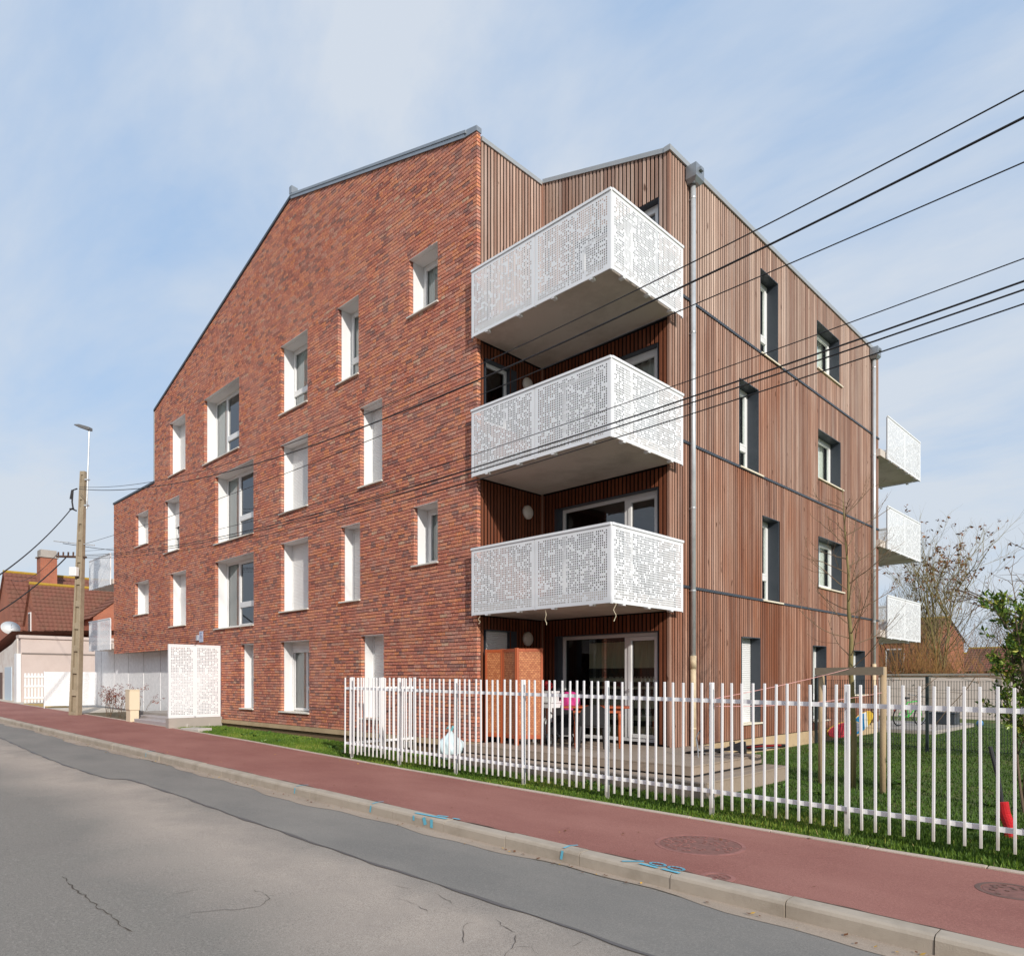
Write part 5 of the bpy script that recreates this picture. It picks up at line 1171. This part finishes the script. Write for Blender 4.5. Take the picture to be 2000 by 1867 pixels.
house('brick_house', 'brick house with lichen edged tiled roof and tall chimney behind the garage', -49.5, -42.5, .3, 13, 4.6, 8.6, 'y', chimney=(-43.9, 2.2, 6.0, 10.0, .47), nx=50, ny=14)
house('brick_house', 'brick house wing with steep red tiled roof above the pale garage wall', -43.4, -38.6, .75, 5.6, 3.9, 7.4, 'y', wins=(('-y', -41.6, -41.0, 4.3, 5.7),), nx=22, ny=16)
house('brick_house', 'brick house whose plain gable shows beside the apartment block balconies', -47, -37.5, 3.2, 12.5, 5.4, 9.2, 'x', wins=(('+x', 4.9, 7.2, 3.4, 5.2),), nx=40, ny=14)
gar = empty('garage', (0, 0, 0), label='long flat roofed garage with pale pink rendered side wall', cat='garage')
m_ = MB(); m_.box(-36.55, -36.0, -.75, 9, -.2, 3.85); m_.build('wall', WALLP, gar)
m_ = MB(); m_.box(-36.6, -35.9, -.85, 9.1, 3.851, 4.02); m_.build('parapet', WALLP, gar)
m_ = MB(); m_.box(-35.999, -35.96, -.70, 9, 2.98, 3.05); m_.build('groove', M('groove_grey', srgb(126, 116, 110), .8, .1), gar)
m_ = MB(); m_.box(-36.5, -35.93, -.95, -.755, -.2, 3.0); m_.build('pillar', WHITE, gar)
shed = empty('painted_shed', (0, 0, 0), label='whitewashed brick shed with sloping tiled roof at the street edge', cat='shed')
m_ = MB(); m_.prism([(-53, -.2), (-37.2, -.2), (-37.2, 3.9), (-38.5, 3.6), (-53, 1.8)], -.7, 5, 'y'); m_.build('wall', M('whitewashed_brick', srgb(222, 216, 208), .9, .12, 8, .5, 20, stain=srgb(160, 120, 96), stain_amt=.5, stain_scale=2), shed)
m_ = MB(); tile_roof(m_, (-53, -.95, 2.0), (-37.0, -.95, 4.25), (-53, 5.2, 2.4), (-37.0, 5.2, 4.6), 40, 12); m_.build('roof', TILE, shed)
m_ = MB(); m_.box(-40.2, -38.4, -.74, -.705, .35, 2.3); m_.build('door', M('pale_blue_door', srgb(190, 204, 214), .6, .05), shed)
m_ = MB(); m_.box(-46, -41, -.74, -.705, .35, 2.0); m_.build('garage_door', M('brown_door', srgb(104, 84, 76), .7, .1), shed)
dish = empty('satellite_dish', (-39.5, -.6, 4.5), label='white satellite dish on the shed roof', cat='satellite dish')
m_ = MB(); m_.lathe([(.02, 0), (.25, .03), (.42, .10), (.48, .15)], (0, 0, 0), 20, Matrix.Rotation(math.radians(55), 4, 'Y')); solid(m_.build('bowl', WHITE, dish, smooth=True), .01); m_ = MB(); m_.tube([(0, 0, 0), (-.1, .1, -.5)], .03, 8); m_.tube([(0, 0, -.1), (.42, 0, .30)], .015, 6); m_.build('mast', STEEL, dish)
# side gate and bin screen beside the garage
gt = empty('side_gate', (-33, -.75, gz(-33)), label='white wooden side gate with six broad boards beside the garage', cat='gate')
for i in range(6): m_ = MB(); m_.box(-.02, .02, -.42 + i * .145, -.42 + i * .145 + .085, .05, 1.58); m_.build('board', WHITE, gt)
for zz in (.25, .85, 1.35): m_ = MB(); m_.box(.021, .06, -.44, .44, zz, zz + .1); m_.build('rail', WHITE, gt)
bs = empty('bin_screen', (-27.3, -.5, gz(-27.3)), label='white punched metal bin screen left of the concrete pole', cat='screen')
BSP = perf_panel('panel', 1.05, 1.56, .05, .02, 15, dens=.6)
for i in range(2): solid(link('panel', BSP, bs, (.03, -1.0 + i * 1.08, .1), (0, 0, math.pi / 2)))
for a in (-1.03, .05, 1.13): m_ = MB(); m_.box(-.03, .026, a, a + .03, 0, 1.68); m_.build('post', WHITE_METAL, bs)
YP = M('yellow_road_paint', srgb(226, 176, 60), .8, .15)
mb = MB()
for i in range(5): x = -33 + i * 1.1; mb.poly(((x, -1.25, gz(x) + .002), (x + .5, -1.25, gz(x + .5) + .002), (x + .9, -.2, gz(x + .9) + .002), (x + .4, -.2, gz(x + .4) + .002)))
mb.build('yellow_hatching', YP, None, kind='structure')
# houses beyond the garden wall
house('brick_house', 'narrow red brown brick house behind the bare trees and garden wall', -9.0, -.9, 36, 44, 4.0, 5.3, 'x', wins=(('-y', -5.2, -4.2, 2.0, 3.4), ('-y', -3.2, -2.2, 2.0, 3.4)), nx=26, ny=10)
house('brick_house', 'low red roofed house far beyond the garden wall', -3.2, 1.6, 54, 60, 2.3, 4.0, 'x', nx=26, ny=10)
house('brick_house', 'pale house with broad tiled roof beyond the evergreen shrub', 3.6, 13, 33, 41, 3.9, 5.5, 'x', wall=CONC, nx=26, ny=10)
house('brick_house', 'distant brick house low between the bare shrubs', -9, -4.2, 60, 66, 2.6, 3.8, 'x', nx=20, ny=8)

# ------------------------------------------------------------------ trees, shrubs, grass
BARK = M('young_bark', srgb(128, 106, 84), .9, .2, 8, .3, 60); BARKD = M('dark_bark', srgb(104, 88, 72), .9, .2, 6, .3, 60); BARKG = M('mossy_bark', srgb(128, 116, 76), .9, .25, 5, .3, 60)
def leafmat(name, cols, rough=.5):
    q = NT(name); t = q.attr('tone'); q.col(q.ramp(t, cols)); q.rough(rough); q.p.inputs['Specular IOR Level'].default_value = .35; return q.m
EVERG = leafmat('laurel_leaf', [(0, srgb(58, 86, 32)), (.5, srgb(94, 126, 46)), (.8, srgb(140, 156, 62)), (1, srgb(190, 184, 90))], .35)
DEADL = leafmat('seed_cluster', [(0, srgb(96, 62, 42)), (.6, srgb(128, 84, 56)), (1, srgb(150, 104, 70))], .8)
REDL = leafmat('russet_leaf', [(0, srgb(92, 44, 40)), (.6, srgb(126, 66, 54)), (1, srgb(150, 92, 70))], .7)
def limb(mb, rr, p, d, L, r0, r1, wob=.12, up=.0, n=7, sides=6):
    pts = [p.copy()]; q = p.copy(); dd = d.normalized()
    for i in range(n):
        dd = (dd + Vector((rr.gauss(0, wob), rr.gauss(0, wob), rr.gauss(0, wob) + up))).normalized(); q = q + dd * L / n; pts.append(q.copy())
    mb.tube(pts, [r0 + (r1 - r0) * i / n for i in range(n + 1)], sides, True); return pts, dd
def tree_rec(mb, rr, p, d, L, r, lev, maxlev, tips, spread=.6, up=.05, kids=(3, 5), shrink=.62, start=.35, wob=.1):
    pts, dd = limb(mb, rr, p, d, L, r, r * .45 if lev < maxlev else r * .2, wob, up, 7 if lev < 2 else 5, 7 if lev == 0 else (5 if lev == 1 else 3))
    if lev >= maxlev: tips.append((pts, dd)); return
    n_ = rr.randint(*kids)
    for k in range(n_):
        t = start + (1 - start) * (k + rr.random()) / n_; i = min(len(pts) - 2, int(t * (len(pts) - 1))); q = pts[i].lerp(pts[i + 1], t * (len(pts) - 1) - i)
        a = rr.uniform(0, 6.283); base = (pts[i + 1] - pts[i]).normalized(); o1 = base.orthogonal().normalized(); o2 = base.cross(o1)
        nd = (base * (1 - spread * .5) + (o1 * math.cos(a) + o2 * math.sin(a)) * spread * rr.uniform(.6, 1.2) + Vector((0, 0, up * 2))).normalized()
        tree_rec(mb, rr, q, nd, L * shrink * rr.uniform(.75, 1.15) * (1.15 - .4 * t), r * .5 * rr.uniform(.8, 1.1), lev + 1, maxlev, tips, spread, up, kids, shrink, .2, wob * 1.15)
def leaf_quad(mb, p, d, s, rr, w=.45):
    d = d.normalized(); o = d.orthogonal().normalized(); o = Matrix.Rotation(rr.uniform(0, 6.28), 3, d) @ o; nn = d.cross(o)
    mb.faces([p, p + d * s * .5 + o * s * w * .5 + nn * s * .08, p + d * s, p + d * s * .5 - o * s * w * .5 + nn * s * .08], [(0, 1, 2), (0, 2, 3)], max(.001, rr.random()))
def bare_tree(name, label, base, stems, h, r, seed, mat, lev=3, spread=.6, up=.06, kids=(3, 5), lean=.15, leaves=0, leafm=None, group=None, cat='tree', lsize=.09):
    rr = random.Random(seed); t = empty(name, base, label=label, cat=cat, group=group); tk = MB(); tips = []
    for k in range(stems):
        d = Vector((rr.uniform(-lean, lean), rr.uniform(-lean, lean), 1)); tree_rec(tk, rr, Vector((rr.uniform(-.08, .08) * (stems > 1), rr.uniform(-.08, .08) * (stems > 1), -.1)), d, h * rr.uniform(.75, 1) * .62, r * rr.uniform(.7, 1), 0, lev, tips, spread, up, kids)
    tk.build('branches', mat, t)
    if leaves:
        lf = MB()
        for i in range(leaves):
            pts, dd = rr.choice(tips); p = rr.choice(pts[2:]); 
            for j in range(3): leaf_quad(lf, p + Vector((rr.gauss(0, .03), rr.gauss(0, .03), rr.gauss(0, .03))), Vector((rr.gauss(0, 1), rr.gauss(0, 1), rr.gauss(-.6, .6))), lsize * rr.uniform(.6, 1.2), rr)
        lf.build('leaves', leafm, t)
    return t
# young staked tree
rr = random.Random(31); yt = empty('young_tree', (6.52, 1.83, 0), label='slender bare young tree tied between two stakes on the lawn', cat='tree')
tk = MB(); trunk = [Vector((0, 0, -.1)), Vector((.02, 0, .6)), Vector((.0, .01, 1.2)), Vector((-.03, 0, 1.75)), Vector((-.02, .0, 2.2)), Vector((-.07, .02, 2.7)), Vector((-.06, .0, 3.2)), Vector((-.11, .02, 3.7)), Vector((-.13, .0, 4.15)), Vector((-.16, .03, 4.55))]
tk.tube(trunk, [.045, .042, .038, .036, .032, .026, .02, .014, .009, .004], 9); tr_o = tk.build('trunk', BARKG, yt, smooth=True)
tk = MB(); tips = []
for k in range(26):
    z = 1.75 + 2.5 * (k + rr.random()) / 26; i = next(j for j in range(len(trunk) - 1) if trunk[j + 1].z >= z); q = trunk[i].lerp(trunk[i + 1], (z - trunk[i].z) / (trunk[i + 1].z - trunk[i].z))
    a = k * 2.4 + rr.uniform(-.5, .5); L = (1.25 - .28 * (z - 1.75)) * rr.uniform(.7, 1.1)
    tree_rec(tk, rr, q, Vector((math.cos(a), math.sin(a), .55)), L, .0085, 1, 3, tips, .55, .06, (2, 4), .55, .25, .1)
tk.build('twigs', BARK, yt)
# trees beyond the garden wall
def gpt(px, Y): v = ray(px); t = (Y - CAMY) / v[1]; return (CAMX + t * v[0], Y, gz(CAMX + t * v[0]))
bare_tree('ash_tree', 'multi stemmed bare tree with brown seed clusters behind the garden wall', gpt(1832, 26.5), 6, 10.4, .05, 3, BARKG, 3, .6, .09, (5, 7), .24, 460, DEADL, None, 'tree', .17)
bare_tree('bare_tree', 'tall bare tree rising behind the rear balconies', gpt(1752, 28.5), 4, 9.0, .05, 9, BARKD, 3, .55, .08, (4, 6), .25)
bare_tree('bare_tree', 'low spreading bare tree between the wall and the red roofed house', gpt(1905, 29), 5, 7.4, .035, 14, BARKD, 3, .7, .05, (4, 6), .5)
bare_tree('bare_tree', 'bare thicket tree behind the ochre shrubs near the brick house', gpt(1785, 31), 5, 8.0, .04, 19, BARKD, 3, .6, .06, (4, 6), .4)
bare_tree('bare_tree', 'slim bare tree far right behind the garden wall', gpt(1955, 33), 4, 7.6, .04, 25, BARKD, 3, .6, .06, (4, 6), .4)
bare_tree('bare_tree', 'bare tree reaching over the garden from beside the evergreen shrub', (8.25, 7.95, gz(9)), 2, 6.3, .07, 17, BARKD, 3, .85, .0, (4, 5), .25)
WILLOW = M('ochre_twig', srgb(150, 112, 66), .85, .3, 3); WILLOW2 = M('russet_twig', srgb(128, 84, 62), .85, .3, 3)
def brush(name, label, base, n_, h, rad, seed, mat, group=None):
    rr = random.Random(seed); t = empty(name, base, label=label, cat='shrub', group=group); m_ = MB()
    for k in range(n_):
        a = rr.uniform(0, 6.28); r = rad * math.sqrt(rr.random()); p = Vector((r * math.cos(a), r * math.sin(a) * .6, -.1)); d = Vector((math.cos(a) * .25 + rr.gauss(0, .18), math.sin(a) * .25 + rr.gauss(0, .18), 1))
        pts, dd = limb(m_, rr, p, d, h * rr.uniform(.5, 1.05), .014, .003, .09, .02, 6, 3)
        for j in range(4): i = rr.randint(1, 5); limb(m_, rr, pts[i], dd + Vector((rr.gauss(0, .5), rr.gauss(0, .5), .2)), h * rr.uniform(.12, .3), .006, .002, .12, .03, 4, 3)
    m_.build('twigs', mat, t); return t
for i, (px, Y, h, rad, mt, lab) in enumerate(((1728, 25.6, 2.9, 1.0, WILLOW2, 'russet twiggy shrub behind the garden wall nearest the apartment block'), (1765, 26.0, 3.3, 1.1, WILLOW, 'ochre twiggy shrub below the rear balconies'), (1800, 26.4, 3.9, 1.0, WILLOW, 'tall ochre twiggy shrub left of the seed clustered tree'),
        (1862, 26.2, 2.0, 1.2, WILLOW2, 'low russet shrub right of the seed clustered tree'), (1915, 26.5, 2.2, 1.4, WILLOW2, 'russet brown thicket over the garden wall'), (1965, 26.0, 2.5, 1.4, WILLOW, 'ochre brown shrub over the wall beside the evergreen'))):
    brush('twiggy_shrub', lab, gpt(px, Y), 170, h * 1.12, rad, 50 + i, mt)
hedge = MB(); rr = random.Random(77)
for i in range(5200):
    x = rr.uniform(-4, 13); y = 25.1 + rr.gauss(0, .25); z = gz(x) + rr.uniform(.9, 1.98 + .12 * math.sin(x * 1.9) + .08 * math.sin(x * 4.7))
    leaf_quad(hedge, Vector((x, y, z)), Vector((rr.gauss(0, 1), rr.gauss(0, 1), rr.gauss(.2, .7))), rr.uniform(.06, .11), rr, .6)
hd_ = empty('hedge', (4, 25.1, 0), label='low clipped dark green hedge just behind the garden wall', cat='hedge'); ho = hedge.build('foliage', leafmat('hedge_leaf', [(0, srgb(46, 52, 26)), (.6, srgb(74, 74, 38)), (1, srgb(110, 92, 50))], .7), hd_); ho.location = (-4, -25.1, 0)
# evergreen shrub at the street end of the lawn
rr = random.Random(41); ev = empty('evergreen_shrub', (8.83, 1.45, gz(9)), label='leafy evergreen shrub with glossy leaves at the end of the lawn', cat='shrub')
tk = MB(); tips = []
for k in range(6): tree_rec(tk, rr, Vector((rr.uniform(-.1, .1), rr.uniform(-.1, .1), -.1)), Vector((rr.gauss(0, .14), rr.gauss(0, .14), 1)), 2.75 * rr.uniform(.75, 1.05), .018, 0, 2, tips, .6, .05, (6, 8), .32, .3, .08)
tk.build('stems', BARKD, ev); lf = MB()
for pts, dd in tips:
    for j in range(16):
        i = rr.randint(1, len(pts) - 1); p = pts[i] + Vector((rr.gauss(0, .02), rr.gauss(0, .02), rr.gauss(0, .02))); leaf_quad(lf, p, (dd + Vector((rr.gauss(0, .7), rr.gauss(0, .7), rr.gauss(-.05, .5)))), rr.uniform(.05, .10), rr, .42)
lf.build('leaves', EVERG, ev)
# small russet shrubs in the planting bed
for i, (px, py, h) in enumerate(((172, 1400, 1.6), (203, 1400, 1.55), (231, 1403, 1.5), (272, 1402, 1.9))):
    p = onG(px, py); bare_tree('bed_shrub', ['small russet leaved shrub right beside the concrete pole', 'small russet shrub second from the concrete pole', 'small russet shrub just left of the cream cabinet', 'leaning russet shrub between the cream cabinet and the porch steps'][i], (p.x, max(p.y, -1.2), gz(p.x)), 4, h, .010, 60 + i, BARKD, 2, .55, .06, (3, 5), .45, 110, REDL, None, 'shrub', .06)
# grass
GRASS = leafmat('grass_blade', [(0, srgb(38, 62, 14)), (.5, srgb(72, 102, 26)), (.82, srgb(106, 130, 40)), (.95, srgb(146, 148, 64)), (1, srgb(176, 160, 100))], .6)
def grass(name, n_, sampler, h0, h1, seed, label, t0, t1, lean=.35, wid=.008):
    rr = random.Random(seed); V = []; Fc = []; T = []
    while len(Fc) < n_:
        s = sampler(rr)
        if s is None: continue
        x, y, k = s; z = gz(x) - .012; h = rr.uniform(h0, h1) * k; a = rr.uniform(0, 6.28); w = wid * rr.uniform(.6, 1.4) * max(1, k * .8); l = rr.gauss(0, lean) * h; b = rr.uniform(0, 6.28)
        i = len(V); V += [(x - w * math.cos(a), y - w * math.sin(a), z), (x + w * math.cos(a), y + w * math.sin(a), z), (x + l * math.cos(b), y + l * math.sin(b), z + h)]; Fc.append((i, i + 1, i + 2)); T.append(max(.001, min(1, t0 + (t1 - t0) * (rr.random() * .65 + .35 * (math.sin(x * 1.7 + .6 * math.sin(y * 1.3)) * math.sin(y * 1.9 + 1) * .5 + .5)) + (.25 if rr.random() < .02 else 0))))
    me = bpy.data.meshes.new(name); me.from_pydata(V, [], Fc); at = me.attributes.new('tone', 'FLOAT', 'FACE'); at.data.foreach_set('value', T); me.materials.append(GRASS)
    return link(name, me, None, kind='stuff', label=label, cat='grass')
def s_strip(r):
    x = r.uniform(-12.6, 10.5); y0 = back_edge(x) + .015; y = y0 + (r.random() ** 1.3) * (1.9 if x < 0.1 else 1.25)
    if x > 0 and y > -.84 and x < 5.46: return None
    if y > -.05 and x < 0: return None
    if x < -11.8 and y > -1.2 and r.random() < .5: return None
    edge = y - y0
    if edge < .10 and r.random() < .5: return None
    return (x, y, (.6 if edge < .12 else 1.0) * (1.5 if r.random() < .03 else 1))
def s_lawn(r):
    x = r.uniform(3.3, 13); y = -1.0 + 20 * r.random() ** 1.7
    if x < 5.5 and y < 2.05: return None
    if x < 4.7 and y > 14: return None
    return (x, y, .75)
grass('grass', 80000, s_strip, .025, .065, 5, 'yellow green grass strip between the pavement and the brick wall', .25, 1.0)
grass('grass', 110000, s_lawn, .03, .07, 6, 'deep green lawn beside the timber side of the building', 0.05, .62)
mb = MB(); rr = random.Random(9)
for i in range(46):
    x, y = (rr.uniform(-12, -2.2), rr.uniform(-1.5, -.2)) if i < 18 else ((rr.uniform(5.6, 9.5), rr.uniform(-1.5, 5)) if i < 38 else (rr.uniform(.2, 5.3), rr.uniform(-1.4, -.9)))
    for j in range(rr.randint(7, 14)):
        a = rr.uniform(0, 6.28); leaf_quad(mb, Vector((x, y, gz(x))), Vector((math.cos(a), math.sin(a), rr.uniform(.15, .9))), rr.uniform(.07, .16), rr, .5)
mb.build('weeds', leafmat('weed_leaf', [(0, srgb(50, 80, 28)), (.6, srgb(80, 112, 40)), (1, srgb(120, 140, 60))], .5), None, kind='stuff', label='broad leaved weeds in the lawn', cat='weeds')

# terrace of houses on the other side of the street, mirrored in the window panes
for i, (x0, x1, zw, zr) in enumerate(((-46, -34, 5.4, 8.4), (-32, -22, 4.6, 7.8), (-20.5, -9, 5.6, 8.8), (-6, 5, 4.8, 7.6), (8, 18, 5.6, 8.6), (20, 31, 5.0, 8.0))):
    house('street_house', ['brick house with two windows across the street opposite the garage', 'brick house across the street opposite the concrete pole', 'tall brick house across the street opposite the porch screen', 'brick house across the street opposite the picket fence', 'tall brick house across the street facing the timber side', 'brick house across the street beyond the fence end'][i],
          x0, x1, -29, -20, zw, zr, 'x', wins=(), nx=18, ny=8)
